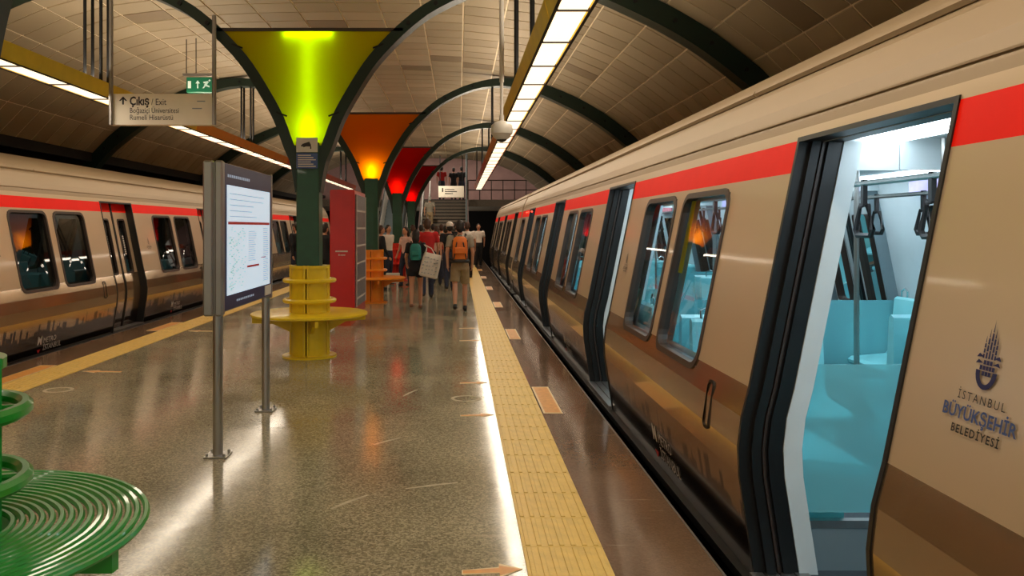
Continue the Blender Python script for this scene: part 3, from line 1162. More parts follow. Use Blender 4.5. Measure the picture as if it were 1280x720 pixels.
def make_car(name_label, X0, sgn, ya, yb, doors, open_, near_detail, gl, lampm, grp, end_near=False, end_far=False):
    root = thing('metro_car', name_label, 'train', (X0 + sgn * 1.4, ya, 0), grp)
    near = Side(X0, sgn)
    far = Side(X0, sgn, True)
    wins = []
    for y0 in [min(doors) - DS] + list(doors):
        for a, b in WIN:
            a2, b2 = y0 + a, y0 + b
            if a2 > ya + .25 and b2 < yb - .25:
                wins.append((a2, b2))
    dr = [(y0, y0 + DW) for y0 in doors if y0 > ya + .1 and y0 + DW < yb - .1]
    ZW0, ZW1 = .79, 1.83
    holes = [(a, b, 0.0, 2.005) for a, b in dr] + [(a + .026, b - .026, ZW0 + .026, ZW1 - .026) for a, b in wins]
    for sd in (near, far):
        m = MB()
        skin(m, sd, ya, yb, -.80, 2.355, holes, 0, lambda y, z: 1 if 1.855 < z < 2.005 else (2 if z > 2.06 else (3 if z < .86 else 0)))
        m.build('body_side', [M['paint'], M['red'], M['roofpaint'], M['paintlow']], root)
        m = MB()
        lh = [(a, b, 0.0, 1.995) for a, b in dr] + [(a + .05, b - .05, ZW0 + .05, ZW1 - .05) for a, b in wins]
        skin(m, sd, ya + .05, yb - .05, 0.0, 2.02, lh, .10)
        m.build('inner_lining', M['white'], root)
    # roof
    m = MB()
    rp = [(.425, 2.355), (.445, 2.40), (.50, 2.47), (.80, 2.60), (1.4, 2.66), (2.0, 2.60), (2.3, 2.47), (2.355, 2.40), (2.375, 2.355)]
    n = len(rp)
    vs = [(X0 + sgn * x, y, z) for y in (ya, yb) for x, z in rp]
    m.add(vs, [(i, i + 1, n + i + 1, n + i) for i in range(n - 1)])
    m.build('roof', M['roofpaint'], root, smooth=True)
    m = MB()
    y = ya
    segs = []
    while y < yb - .1:
        y2 = min(y + 4.61, yb)
        m.tube([(X0 + sgn * .425, y + .01, 2.372), (X0 + sgn * .425, y2 - .01, 2.372)], .020, 6)
        m.box(min(X0 + sgn * .30, X0 + sgn * .318), max(X0 + sgn * .30, X0 + sgn * .318), y + .01, y2 - .01, 2.118, 2.126)
        y = y2
    m.build('gutter', M['roofpaint'], root)
    # floor, ceiling, ends
    def bx(mm, xa, xb, y0, y1, z0, z1, mi=0):
        mm.box(min(X0 + sgn * xa, X0 + sgn * xb), max(X0 + sgn * xa, X0 + sgn * xb), y0, y1, z0, z1, mi)
    m = MB()
    bx(m, .10, 2.70, ya + .03, yb - .03, -.12, 0.0)
    m.build('car_floor', M['carfloor'], root)
    m = MB()
    bx(m, .36, 2.44, ya + .03, yb - .03, 2.02, 2.06)
    m.build('inner_ceiling', M['white'], root)
    for xa in (.58, 2.02):
        m = MB()
        y = ya + .4
        while y < yb - 1.2:
            bx(m, xa, xa + .20, y, y + 1.12, 2.004, 2.022)
            y += 1.16
        m.build('ceiling_lamp', lampm, root)
    for ye in (ya, yb - .04):
        m = MB()
        C = [(x, z) for z, x in PR] + rp[1:-1] + [(2.8 - x, z) for z, x in PR[::-1]]
        m.prism([(X0 + sgn * x, z) for x, z in C], 'y', ye, ye + .04)
        m.build('end_wall', M['paint'] if (ye == ya or end_far) else M['rubber'], root)
    m = MB()
    bx(m, .2, 2.6, ya + .1, yb - .1, -1.28, -.5)
    m.build('underframe', M['under'], root)
    m = MB()
    bx(m, .03, .12, ya + .05, yb - .05, -.075, -.03)
    m.build('rubbing_strip', M['rubber'], root)
    # windows
    for (a, b) in wins:
        for sd in (near, far):
            m = MB()
            B = window_frame(m, sd, a, b, ZW0, ZW1, .035, .11)
            fr = m.build('window_frame', M['brownrub'], root)
            m = MB()
            pane(m, sd, B, .025)
            m.build('window_pane', gl, fr)
    # doors
    for k, (a, b) in enumerate(dr):
        sides = ((near, open_), (far, False))
        for sd, op in sides:
            m = MB()
            for y0, y1, e in ((a, a + .022, 1), (b - .022, b, -1)):
                sweep(m, sd, -.006, .20, y0, y1, -.02, 2.01)
            z = 2.02
            hx = [sd.p(d(2.02) - .006, a, 2.02), sd.p(d(2.02) + .2, a, 2.02), sd.p(d(2.02) + .2, b, 2.02), sd.p(d(2.02) - .006, b, 2.02),
                  sd.p(d(2.0) - .006, a, 1.998), sd.p(d(2.0) + .2, a, 1.998), sd.p(d(2.0) + .2, b, 1.998), sd.p(d(2.0) - .006, b, 1.998)]
            m.add(hx, [(0, 1, 2, 3), (4, 7, 6, 5), (0, 4, 5, 1), (1, 5, 6, 2), (2, 6, 7, 3), (3, 7, 4, 0)])
            df = m.build('door_frame', M['grey'] if sd.far and open_ else M['rubber'], root)
            m = MB()
            xs = d(0)
            for q in range(4):
                x0_, x1_ = xs - .03 + q * .07, xs + .03 + q * .07
                if sd.far:
                    x0_, x1_ = 2.8 - x1_, 2.8 - x0_
                bx(m, x0_, x1_, a + .02, b - .02, -.03, .008)
            m.build('door_sill', M['alu'], df)
            if op:
                for y0, y1 in ((a + .022, a + .05), (b - .05, b - .022)):
                    m = MB()
                    sweep(m, sd, .045, .085, y0, y1, 0.01, 1.998)
                    sweep(m, sd, .100, .112, y0 if y0 < b - .5 else y0 + .015, y1 if y0 > b - .5 else y1 - .015, 0.01, 1.998, 1)
                    sweep(m, sd, .125, .165, y0 if y0 < b - .5 else y0 + .01, y1 if y0 > b - .5 else y1 - .01, .01, 1.998)
                    m.build('door_leaf', [M['rubber'], M['brownrub']], df, label='black rubber edge of a door leaf slid open')
                for y0, y1 in ((a, a + .03), (b - .03, b)):
                    m = MB()
                    sweep(m, sd, .20, .285, y0, y1, 0, 2.0)
                    m.build('inner_jamb', M['white'], df)
            else:
                door_leaves(sd, a, b, root, gl, M['leafgrey'] if sd.far and open_ else M['paint'])
    # seats
    bays = []
    edges = [ya + .1] + [e for ab in dr for e in ab] + [yb - .1]
    for i in range(0, len(edges), 2):
        if edges[i + 1] - edges[i] > 2.0:
            bays.append((edges[i], edges[i + 1]))
    proto = None
    for (a, b) in bays:
        L = b - a
        rows = [(a + L / 2 - .09, -1), (a + L / 2 + .09, 1)]
        for xs0 in (.24, 1.70):
            for yr, fc in rows:
                if proto is None:
                    # seat shell, origin at its back's foot, facing +y
                    m = MB()
                    prof = [(0, .98), (.035, 1.0), (.06, .98), (.10, .55), (.14, .50), (.44, .475), (.47, .45), (.46, .42), (.12, .43), (.05, .47), (.0, .60)]
                    m.prism([(y_, z_) for y_, z_ in prof], 'x', 0, .86)
                    m.box(.06, .80, .06, .36, .05, .43)
                    proto = m.build('seat', M['cyan'], None)
                    proto.parent = root
                    h = MB()
                    h.tube([(.70, .03, .97), (.70, .03, 1.05), (.74, .03, 1.075), (.79, .03, 1.05), (.79, .03, .97)], .009, 6)
                    hd = h.build('grab_handle', M['chrome'], None)
                    hd.parent = proto
                    s0 = proto
                else:
                    s0 = cpy(proto, root)
                    c = cpy(hd, s0)
                lx = xs0 if sgn > 0 else -(xs0 + .86)
                s0.rotation_euler = (0, 0, 0)
                s0.location = (X0 + sgn * 0 + (lx) - (X0 + sgn * 1.4) if sgn > 0 else X0 + lx - (X0 + sgn * 1.4), yr - ya, 0)
                if fc < 0:
                    s0.rotation_euler = (0, 0, PI)
                    s0.location.x += .86
        # benches along the walls beside the doors, facing the aisle
        for fx, rz in ((.20, -PI / 2), (2.60, PI / 2)):
            for ys_ in (a + .07, b - .07 - .88):
                s0 = cpy(proto, root)
                cpy(hd, s0)
                wx = sgn * fx - sgn * 1.4
                rz2 = rz if sgn > 0 else -rz
                s0.rotation_euler = (0, 0, rz2)
                s0.location = (wx, ys_ - ya + (.87 if rz2 < 0 else .01), 0)
    if near_detail:
        # partitions, poles, header panels, rails and straps near the doors in view
        for k, (a, b) in enumerate(dr):
            for yp, e in ((b + .02, 1), (a - .04, -1)):
                for sd in (near, far):
                    x0_, x1_ = (.22, .97) if not sd.far else (1.90, 2.58)
                    m = MB()
                    bx(m, x0_, x1_, yp, yp + .014, .27, .96)
                    m.build('glass_partition', M['frost'], root)
                    m = MB()
                    xx = x1_ if not sd.far else x0_
                    bx(m, x0_, x1_, yp - .01, yp + .03, .20, .235)
                    m.tube([(X0 + sgn * xx, yp, 0), (X0 + sgn * xx, yp, 2.02)], .017, 8)
                    m.build('pole', M['steel'], root)
                    m = MB()
                    bx(m, x0_, x1_, yp - .005, yp + .02, 0, .20)
                    m.build('kick_panel', M['grey'], root)
                    if not sd.far:
                        m = MB()
                        for z_ in (.38, .80):
                            bx(m, x0_ + .005, x0_ + .045, yp - .012, yp + .026, z_ - .03, z_ + .03)
                        bx(m, x1_ - .12, x1_ - .06, yp - .012, yp + .026, .25, .31)
                        m.build('bracket', M['chrome'], root)
                m = MB()
                bx(m, .37, .76, yp, yp + .03, 1.87, 2.02)
                bx(m, .765, 1.12, yp, yp + .03, 1.873, 2.02)
                bx(m, 1.13, 2.43, yp, yp + .03, 1.93, 2.02)
                hp = m.build('header_panel', M['white'], root)
                m = MB()
                m.tube([(X0 + sgn * .47, yp - .012, 1.945), (X0 + sgn * .47, yp, 1.945)], .016, 12)
                m.build('sensor', M['ink'], hp)
        for (a, b) in bays:
            if a < 20:
                MB().tube([(X0 + sgn * 1.4, (a + b) / 2, 0), (X0 + sgn * 1.4, (a + b) / 2, 2.02)], .018, 8).build('pole', M['steel'], root)
        for xr in (.88, 1.92):
            m = MB().tube([(X0 + sgn * xr, ya + .3, 1.84), (X0 + sgn * xr, yb - .3, 1.84)], .016, 8)
            rail = m.build('hand_rail', M['steel'], root, smooth=True)
            sp = None
            y = 1.2
            while y < 12:
                if sp is None:
                    m = MB()
                    X = X0 + sgn * xr
                    m.box(X - .012, X + .012, y - .014, y + .014, 1.72, 1.86)
                    m.tube([(X, y - .04, 1.72), (X, y + .04, 1.72), (X, y + .09, 1.59), (X, y + .07, 1.56), (X, y - .07, 1.56), (X, y - .09, 1.59)], .016, 6, True)
                    sp = m.build('strap_handle', M['ink'], rail, smooth=True)
                    sp_y = y
                else:
                    c = cpy(sp, rail)
                    c.location = (0, y - sp_y, 0)
                y += .62
        # adverts over the windows on the far side
        for (a, b) in wins:
            if a > 14:
                continue
            m = MB()
            bx(m, 2.36, 2.38, a + .02, b - .02, 1.86, 2.04)
            m.build('advert_panel', M['ad_a'] if int(a * 3) % 2 else M['ad_b'], root)
    return root, near, wins, dr


RD = [2.52 + DS * k for k in range(-1, 4)]
carA, sA, wA, dA = make_car('champagne metro car with open doors, nearest on the right', 1.30, 1, -4.6, 19.55, RD, True, True, M['glass'], M['carlamp'], 'metro cars on the right track')
RD2 = [2.52 + DS * k for k in range(4, 7)]
carB, sB, wB, dB = make_car('champagne metro car at the far end of the right track', 1.30, 1, 19.85, 33.6, RD2, False, False, M['darkglass'], M['carlampdim'], 'metro cars on the right track', end_far=True)
LD = [7.77 + DS * k for k in range(-1, 3)]
carC, sC, wC, dC = make_car('champagne metro car with closed doors, nearest on the left', -5.28, -1, 1.5, 19.3, LD, False, False, M['darkglass'], M['carlampdim'], 'metro cars on the left track')
LD2 = [7.77 + DS * k for k in range(3, 6)]
carD, sD, wD, dD = make_car('champagne metro car on the left track beyond the map stand', -5.28, -1, 19.6, 34.2, LD2, False, False, M['darkglass'], M['carlampdim'], 'metro cars on the left track', end_far=True)


def emblem(sd, yc, zc, s, parent, m1, m2, m3, big):
    m = MB()
    # minaret-tulip emblem: crescent cup, globe and spires
    cup = []
    for k in range(13):
        a = PI + PI * k / 12
        cup.append((s * .26 * math.cos(a), s * (.30 + .30 * math.sin(a))))
    inner = [(x * .6, .08 * s + z * .72) for x, z in cup[::-1]]
    for i in range(12):
        side_poly(m, sd, yc, zc, [cup[i], cup[i + 1], inner[11 - i], inner[12 - i]])
    for r_ in range(3):
        for c_ in range(-1 - (r_ == 1), 2 + (r_ == 1)):
            side_poly(m, sd, yc, zc, [(s * (c_ * .075 - .032), s * (.22 + r_ * .09)), (s * (c_ * .075 + .032), s * (.22 + r_ * .09)), (s * (c_ * .075 + .032), s * (.29 + r_ * .09)), (s * (c_ * .075 - .032), s * (.29 + r_ * .09))])
    for c_, h in ((-.14, .34), (-.07, .46), (0, .58), (.07, .46), (.14, .34)):
        for q in range(3):
            side_poly(m, sd, yc, zc, [(s * (c_ - .022), s * (.50 + q * h / 4)), (s * (c_ + .022), s * (.50 + q * h / 4)), (s * (c_ + .018), s * (.485 + (q + 1) * h / 4)), (s * (c_ - .018), s * (.485 + (q + 1) * h / 4))])
        side_poly(m, sd, yc, zc, [(s * (c_ - .014), s * (.5 + .75 * h)), (s * (c_ + .014), s * (.5 + .75 * h)), (s * c_, s * (.5 + 1.1 * h))])
    for e in (-1, 1):
        side_poly(m, sd, yc, zc, [(e * s * .12, s * .42), (e * s * .30, s * .40), (e * s * .24, s * .47)][::e])
        side_poly(m, sd, yc, zc, [(e * s * .12, s * .52), (e * s * .30, s * .50), (e * s * .24, s * .57)][::e])
    m.build('emblem', m1, parent)
    side_text('İSTANBUL', s * .20, sd, yc, zc - s * .24, m2, parent, spacing=1.35)
    side_text('BÜYÜKŞEHİR', s * .30, sd, yc, zc - s * .56, m3, parent, bold=s * .006)
    side_text('BELEDİYESİ', s * .19, sd, yc, zc - s * .80, m2, parent, bold=s * .004, spacing=1.25)


# near emblem at the right edge of the picture, smaller ones beside each pair of windows
emblem(sA, 2.15, 1.165, .165, carA, M['navy'], M['ink'], M['blue'], True)
for y in (6.85,):
    emblem(sA, y, 1.30, .09, carA, M['ink'], M['ink'], M['ink'], False)
for y in (14.0,):
    emblem(sC, y, 1.32, .11, carC, M['ink'], M['ink'], M['ink'], False)
emblem(sC, 9.35, 1.32, .11, carC, M['ink'], M['ink'], M['ink'], False)


def metro_logo(sd, yc, zc, s, parent):
    """M with METRO / ISTANBUL beside it"""
    side_text('M', s * 1.35, sd, yc + sd.sgn * s * 1.15, zc + s * .55, M['decal'], parent, bold=s * .05)
    side_text('METRO', s * .95, sd, yc - sd.sgn * s * 1.25, zc + s * .6, M['decal'], parent)
    side_text('İSTANBUL', s * .95, sd, yc - sd.sgn * s * 2.0, zc - s * .3, M['decal'], parent)
    m = MB()
    side_poly(m, sd, yc + sd.sgn * s * 1.15, zc - s * .1, [(-s * .4, 0), (s * .4, 0), (s * .1, -s * .4), (-s * .1, -s * .4)])
    m.build('logo_mark', M['redprint'], parent)


metro_logo(sA, 5.35, .09, .11, carA)
metro_logo(sA, 10.0, .09, .11, carA)
metro_logo(sC, 10.3, .06, .105, carC)
metro_logo(sC, 15.0, .08, .105, carC)
# small brown outlined marks on the lower body sides
for sd, y, par in ((sC, 11.98, carC), (sC, 16.5, carC), (sA, 4.2, carA)):
    m = MB()
    for q in (0, 1):
        window_frame(m, sd, y - .05, y + .05, .55, .80, .012, .03)
    m.build('body_mark', M['brownrub'], par)
# red door lamps
for y in (17.0, 17.8, 18.3):
    MB().ell(sA.p(d(1.95) - .01, y, 1.95), (.02, .05, .02), 8, 6).build('door_lamp', M['lampred'], carA)
m = MB()
m.add([sA.p(d(z) + .035, y, z) for y, z in ((5.38, 1.78), (5.28, 1.78), (5.28, 1.30), (5.38, 1.30))], [(0, 1, 2, 3)])
m.build('window_sticker', M['stickyellow'], carA)

# ------------------------------------------------------------ map stand
t = thing('map_stand', 'lit network map panel on two steel posts', 'information stand', (-1.68, 6.3, 0))
KY0, KY1 = 5.44, 6.88
MB().box(-1.735, -1.615, KY0 + .05, KY1, 1.02, 2.05).build('case', M['alu'], t)
MB().bbox(-1.735, -1.665, KY0 - .02, KY0 + .05, 1.0, 2.06, .012).build('edge_profile', M['alu'], t)
MB().bbox(-1.655, -1.60, KY0 - .02, KY0 + .05, 1.0, 2.06, .012).box(-1.67, -1.65, KY0, KY0 + .05, 1.01, 2.05).build('edge_profile', M['alu'], t)
MB().bbox(-1.735, -1.60, KY1 - .03, KY1 + .01, 1.0, 2.06, .008).build('edge_profile', M['alu'], t)
pf = MB().box(-1.6149, -1.605, KY0 + .06, KY1 - .03, 1.03, 2.045).build('poster', M['navy'], t)
MB().box(-1.604, -1.601, KY0 + .10, KY1 - .09, 1.13, 1.90).build('map_sheet', M['map'], pf)
x = -1.5995
m = MB()
m.box(x - .001, x, KY0 + .12, KY1 - .11, 1.625, 1.645)
m.box(x - .001, x, KY0 + .62, KY0 + .98, 1.30, 1.315)
m.box(x - .001, x, KY0 + 1.05, KY0 + 1.2, 1.36, 1.366)
m.build('map_line', M['redprint'], pf)
m = MB()
rg = random.Random(3)
for k in range(120):
    yy = KY0 + .14 + rg.random() ** 1.3 * .42
    zz = 1.16 + rg.random() * .44
    m.box(x - .001, x, yy, yy + .012 + .03 * rg.random(), zz, zz + .005)
m.build('map_dots', M['mapgreen'], pf, kind='stuff')
m = MB()
for k in range(26):
    zz = 1.17 + k * .017
    m.box(x - .001, x, KY1 - .32, KY1 - .14 - .05 * rg.random(), zz, zz + .005)
for k in range(14):
    zz = 1.35 + k * .017
    m.box(x - .001, x, KY0 + .66, KY0 + .92 - .1 * rg.random(), zz, zz + .004)
for k in range(5):
    m.box(x - .001, x, KY0 + .16, KY1 - .2 - .5 * rg.random(), 1.68 + .04 * k, 1.685 + .04 * k)
for k in range(12):
    m.box(-1.6045, -1.6035, KY0 + .12 + .05 * k, KY0 + .155 + .05 * k, 1.955, 1.975)
for k in range(10):
    m.box(-1.6045, -1.6035, KY0 + .35 + .05 * k, KY0 + .38 + .05 * k, 1.07, 1.085)
m.build('map_print', M['mapgrey'], pf, kind='stuff')
MB().box(-1.6045, -1.60, KY1 - .26, KY1 - .05, 1.04, 1.12).build('corner_label', M['decal'], pf)
for y in (5.62, 7.02):
    top = 1.02 if y > 6 else 1.02
    MB().tube([(-1.69, y, 0.01), (-1.69, y, 1.99)], .035, 16).build('post', M['steel'], t, smooth=True)
    fm = MB().bbox(-1.77, -1.61, y - .08, y + .08, 0, .012, .003)
    for dx in (-.06, .06):
        for dy in (-.06, .06):
            fm.tube([(-1.69 + dx, y + dy, .01), (-1.69 + dx, y + dy, .03)], .01, 6)
    fm.build('foot_plate', M['steel'], t)

# ------------------------------------------------------------ red cabinet
t = thing('red_cabinet', 'tall red cabinet with white lettering strip beyond the yellow bench', 'cabinet', (-1.89, 13.75, 0))
MB().bbox(-2.09, -1.69, 13.0, 14.5, .14, 2.22, .012).build('body', M['boxred'], t)
MB().box(-2.02, -1.76, 13.08, 14.42, 0, .14).build('plinth', M['tred'], t)
f = MB().bbox(-1.69, -1.672, 13.1, 14.4, .3, 2.15, .005).build('side_window', M['pixel'], t)
m = MB()
for k in range(6):
    m.box(-1.671, -1.665, 13.14, 14.36, .42 + k * .29, .45 + k * .29)
m.box(-1.671, -1.664, 13.10, 13.14, .3, 2.15)
m.box(-1.671, -1.664, 14.36, 14.4, .3, 2.15)
m.build('shelf_edge', M['decal'], f)
m = MB()
m.box(-2.0, -1.80, 12.997, 12.9995, 1.21, 1.232)
m.box(-1.95, -1.93, 12.997, 12.9995, 1.15, 1.175)
m.box(-1.92, -1.84, 12.997, 12.9995, 1.152, 1.166)
m.build('label_strip', M['decal'], t)

# small white folding stand under the orange bench
SYY = 20.6
X = sx_(491, SYY)
t = thing('folding_stool', 'small white folding stool standing behind the orange bench', 'stool', (X, SYY, 0))
w = .17
MB().bbox(X - w, X + w, SYY - .12, SYY + .12, .36, .44, .01).build('seat', M['whiteplastic'], t)
for e in (-1, 1):
    for f_ in (-1, 1):
        MB().tube([(X + e * .11, SYY + f_ * .10, .36), (X + e * .12, SYY + f_ * .12, 0.0)], .016, 6).build('leg', M['whiteplastic'], t)
MB().tube([(X - w, SYY - .12, .20), (X + w, SYY - .12, .20)], .014, 6).build('cross_bar', M['whiteplastic'], t)

# ------------------------------------------------------------ floor markings
GM = 'boarding stickers along the platform'
ordn = ['nearest', 'second', 'third', 'fourth', 'fifth', 'sixth', 'farthest']
for k in range(1, 7):
    yc = 2.86 + DS * k
    o = MB().box(.735, .90, yc - .57, yc + .57, .0, .004).box(.75, .885, yc - .55, yc + .55, .004, .0048, 1).build('floor_sticker', [M['stickered'], M['sticker']], origin=(.82, yc, 0))
    tag(o, ['', 'orange bordered floor sticker right of the tactile strip, nearest of its row', 'orange floor sticker right of the tactile strip, second of its row', 'orange floor sticker right of the tactile strip, third of its row', 'orange floor sticker right of the tactile strip, fourth of its row', 'orange floor sticker right of the tactile strip, fifth of its row', 'orange floor sticker right of the tactile strip, farthest of its row'][k], 'sticker', GM)


def arrow(y, x0, x1, lab, s=1):
    P = [(x0, y + .015 * s), (x0 + (x1 - x0) * .62, y + .05 * s), (x0 + (x1 - x0) * .62, y + .09 * s), (x1, y + .03 * s), (x0 + (x1 - x0) * .62, y - .06 * s), (x0 + (x1 - x0) * .62, y - .015 * s), (x0, y - .03 * s)]
    P2 = [(x0 + (px - x0) * .96 + .006, y + (py - y) * .72) for px, py in P]
    o = MB().prism(P, 'z', 0, .003).prism(P2, 'z', .003, .0036, 1).build('floor_arrow', [M['stickered'], M['sticker']], origin=(x0, y, 0))
    tag(o, lab, 'sticker', 'arrow stickers by the tactile strips')


for y, lab in ((3.72, 'orange arrow sticker at the bottom edge beside the yellow strip'), (6.82, 'orange arrow sticker left of strip, second from the camera'), (8.25, 'orange arrow sticker left of strip, just past the faint oval one'),
               (11.35, 'faded orange arrow sticker level with the yellow bench, nearer one'), (12.75, 'faded orange arrow sticker level with the yellow bench, farther one')):
    arrow(y, .015, .30, lab)
arrow(8.9, -3.75, -4.2, 'orange arrow sticker beside the left yellow strip, near the green bench', 1)
arrow(12.4, -3.75, -4.2, 'faded orange arrow sticker beside the left yellow strip, behind the map stand', 1)
for k, y in enumerate((8.75, 13.0)):
    o = MB().box(-4.86, -4.67, y - .55, y + .55, 0, .004).box(-4.85, -4.68, y - .53, y + .53, .004, .0048, 1).build('floor_sticker', [M['stickered'], M['sticker']], origin=(-4.76, y, 0))
    tag(o, ['orange floor sticker left of the left yellow strip, nearest the green bench', 'orange floor sticker beside the closed doors of the left train'][k], 'sticker', 'boarding stickers by the left train')
for k, (x, y) in enumerate(((.07, 7.5), (-3.95, 7.9))):
    m = MB()
    m.lathe((0, 0, 0), [(.085, 0), (.11, 0), (.11, .003), (.085, .003), (.085, 0)], 24)
    m.v = [(x + a * 1.3, y + b * 1.2, c) for a, b, c in m.v]
    o = m.build('floor_ring', M['tape'], origin=(x, y, 0))
    tag(o, ['faint white oval sticker left of the right tactile strip', 'faint white oval sticker near the left tactile strip'][k], 'sticker')


def tape(x, w, y0, y1, mt, lab, seed, seg=.22):
    rg = random.Random(seed)
    m = MB()
    y = y0
    while y < y1:
        L = seg * rg.uniform(.5, 1.3)
        j0, j1 = rg.uniform(-.006, .006), rg.uniform(-.006, .006)
        m.prism([(x - w / 2 + j0, y), (x + w / 2 + j1, y), (x + w / 2 + j1, y + L), (x - w / 2 + j0, y + L)], 'z', 0, .0015)
        y += L + (rg.uniform(0.01, .05) if rg.random() < .4 else 0)
    o = m.build('floor_tape', mt, origin=(x, y0, 0))
    tag(o, lab, 'tape')


for k, (x, y, l, a, lab) in enumerate([(-.72, 4.55, .30, .9, 'pale diagonal scuff strip on the floor centre, nearest'), (-.62, 5.9, .26, .8, 'pale V-shaped scuff strip in the middle of the floor'), (-.32, 4.9, .34, .35, 'short pale scuff strip between the tape line and yellow strip'), (-.52, 7.6, .34, 1.2, 'pale double scuff strip level with the oval sticker')]):
    c, s_ = math.cos(a), math.sin(a)
    P = [(0, 0), (l, 0.004), (l, .02), (l * .5, .03), (0, .016)]
    o = MB().prism([(x + p * c - q * s_, y + p * s_ + q * c) for p, q in P], 'z', 0, .0012).build('floor_tape', M['tape'], origin=(x, y, 0))
    tag(o, lab, 'tape')

# ------------------------------------------------------------ stairs and mezzanine at the far end
t = thing('staircase', 'wide dark stone staircase climbing to the mezzanine', 'stairs', (-.75, 35.8, 0))
NS = 18
for k in range(NS):
    sb = MB().box(-1.75, .38, 35.8 + k * .30, 35.8 + (k + 1) * .30 + .02, k * .17, (k + 1) * .17).build('step', M['stairs'], t)
    MB().box(-1.75, .38, 35.785 + k * .30, 35.83 + k * .30, (k + 1) * .17 - .045, (k + 1) * .17 + .003).build('nosing', M['rubber'], sb)
slope = .17 / .30
for x in (-1.78, .40, -1.45):
    m = MB()
    for h in (.55, .95):
        m.tube([(x, 35.6, h), (x, 35.8 + NS * .3, h + NS * .17)], .03, 8)
    for k in range(0, NS + 1, 3):
        m.tube([(x, 35.8 + k * .3, k * .17), (x, 35.8 + k * .3, k * .17 + .95)], .022, 6)
    m.build('hand_rail', M['steel'], t)
m = MB()
for x0, x1 in ((-1.95, -1.80), (.42, .50)):
    m.prism([(35.6, 0), (35.8 + NS * .3, NS * .17), (35.8 + NS * .3, NS * .17 - .5), (36.6, 0)], 'x', x0, x1)
m.build('side_stringer', M['mezz'], t)
t = thing('escalator', 'escalator with pale balustrades left of the stone stairs', 'escalator', (-3.0, 35.8, 0))
for k in range(NS):
    MB().box(-3.6, -2.5, 35.8 + k * .30, 35.8 + (k + 1) * .30 + .02, max(0, k * .17 - .1), (k + 1) * .17).build('step', M['grey'], t)
for x0, x1 in ((-3.75, -3.62), (-2.48, -2.35)):
    MB().prism([(35.2, 0), (35.2, .9), (35.8, 1.0), (35.8 + NS * .3, NS * .17 + .95), (35.8 + NS * .3, NS * .17 - .2), (36.4, 0)], 'x', x0, x1).build('balustrade', M['whiteplastic'], t)
    MB().tube([((x0 + x1) / 2, 35.15, .45), ((x0 + x1) / 2, 35.15, .92), ((x0 + x1) / 2, 35.8, 1.03), ((x0 + x1) / 2, 35.8 + NS * .3, NS * .17 + 1.0)], .04, 8).build('hand_rail', M['rubber'], t)
ME = 35.8 + NS * .3
struct(MB().box(-9.4, 5.4, ME, 52, 2.7, 3.06).build('mezzanine_floor', M['stairs']))
struct(MB().box(-9.4, 5.4, 47, 47.3, 3.06, 8).build('wall_back', M['mezz']))
struct(MB().box(-9.4, 5.4, 52, 52.3, -1.4, 3.06).build('wall_back', M['dark']))
struct(MB().box(-9.4, 5.4, ME - 2.4, 52, 6.2, 6.4).build('ceiling', M['panel']))
struct(MB().box(-9.4, 5.4, ME - 2.41, ME - 2.3, 5.05, 6.2).build('trim_3', M['dark']))
area('mezzanine_light', (-1.0, 43.5, 6.1), (0, 0, 0), 8, 3, 210, WARM)
t = thing('mezzanine_railing', 'dark railing along the mezzanine edge right of the stairs', 'railing', (2.5, ME, 3.06))
m = MB()
for h in (.5, 1.0):
    m.tube([(.5, ME + .1, 3.06 + h), (5.3, ME + .1, 3.06 + h)], .03, 6)
m.build('rail', M['brownrub'], t)
for k in range(9):
    MB().tube([(.5 + k * .6, ME + .1, 3.06), (.5 + k * .6, ME + .1, 4.06)], .025, 6).build('post', M['brownrub'], t)
t = thing('hanging_sign', 'far cream direction sign hanging over the foot of the stairs', 'sign', (-.3, 36.4, 3.0))
YQ = 36.4
MB().bbox(sx_(548, YQ), sx_(580, YQ), YQ - .05, YQ + .05, sz_(247, YQ), sz_(232.5, YQ), .01).build('board', M['cream'], t)
m = MB()
m.box(sx_(552.5, YQ), sx_(554, YQ), YQ - .053, YQ - .0505, sz_(240, YQ), sz_(235, YQ))
for a, b, c in ((556, 568, 237.5), (556, 571, 240), (556, 566, 242.5)):
    m.box(sx_(a, YQ), sx_(b, YQ), YQ - .053, YQ - .0505, sz_(c, YQ), sz_(c - 1, YQ))
m.build('print_lines', M['ink'], t)
for px in (550, 578):
    MB().tube([(sx_(px, YQ), YQ, sz_(233, YQ)), (sx_(px, YQ), YQ, 4.9)], .02, 6).build('rod', M['under'], t)
t = thing('slim_post', 'tall slim grey post at the right side of the stairs', 'post', (.36, 35.5, 0))
MB().tube([(.36, 35.5, 0), (.36, 35.5, 4.88)], .05, 8).build('shaft', M['grey'], t)
MB().lathe((.36, 35.5, 0), [(.02, 0), (.11, 0), (.11, .02), (.06, .05)], 12).build('foot_plate', M['grey'], t)


lt = thing('ceiling_lamp', 'small round ceiling lamp above the foot of the stairs', 'lamp', (-1.4, 35.0, 4.80))
MB().lathe((-1.4, 35.0, 4.80), [(0, .0), (.16, .0), (.18, .03), (.18, .16), (0, .16)], 16).build('lamp_body', M['lamp'], lt)
pt = bpy.data.lights.new('ceiling_lamp_light', 'AREA')
pt.shape = 'DISK'
pt.size = .34
pt.energy = 110
pt.color = WARM
po = bpy.data.objects.new('ceiling_lamp_light', pt)
po.location = (-1.4, 35.0, 4.78)
po.rotation_euler = (.6, 0, 0)
COL.objects.link(po)


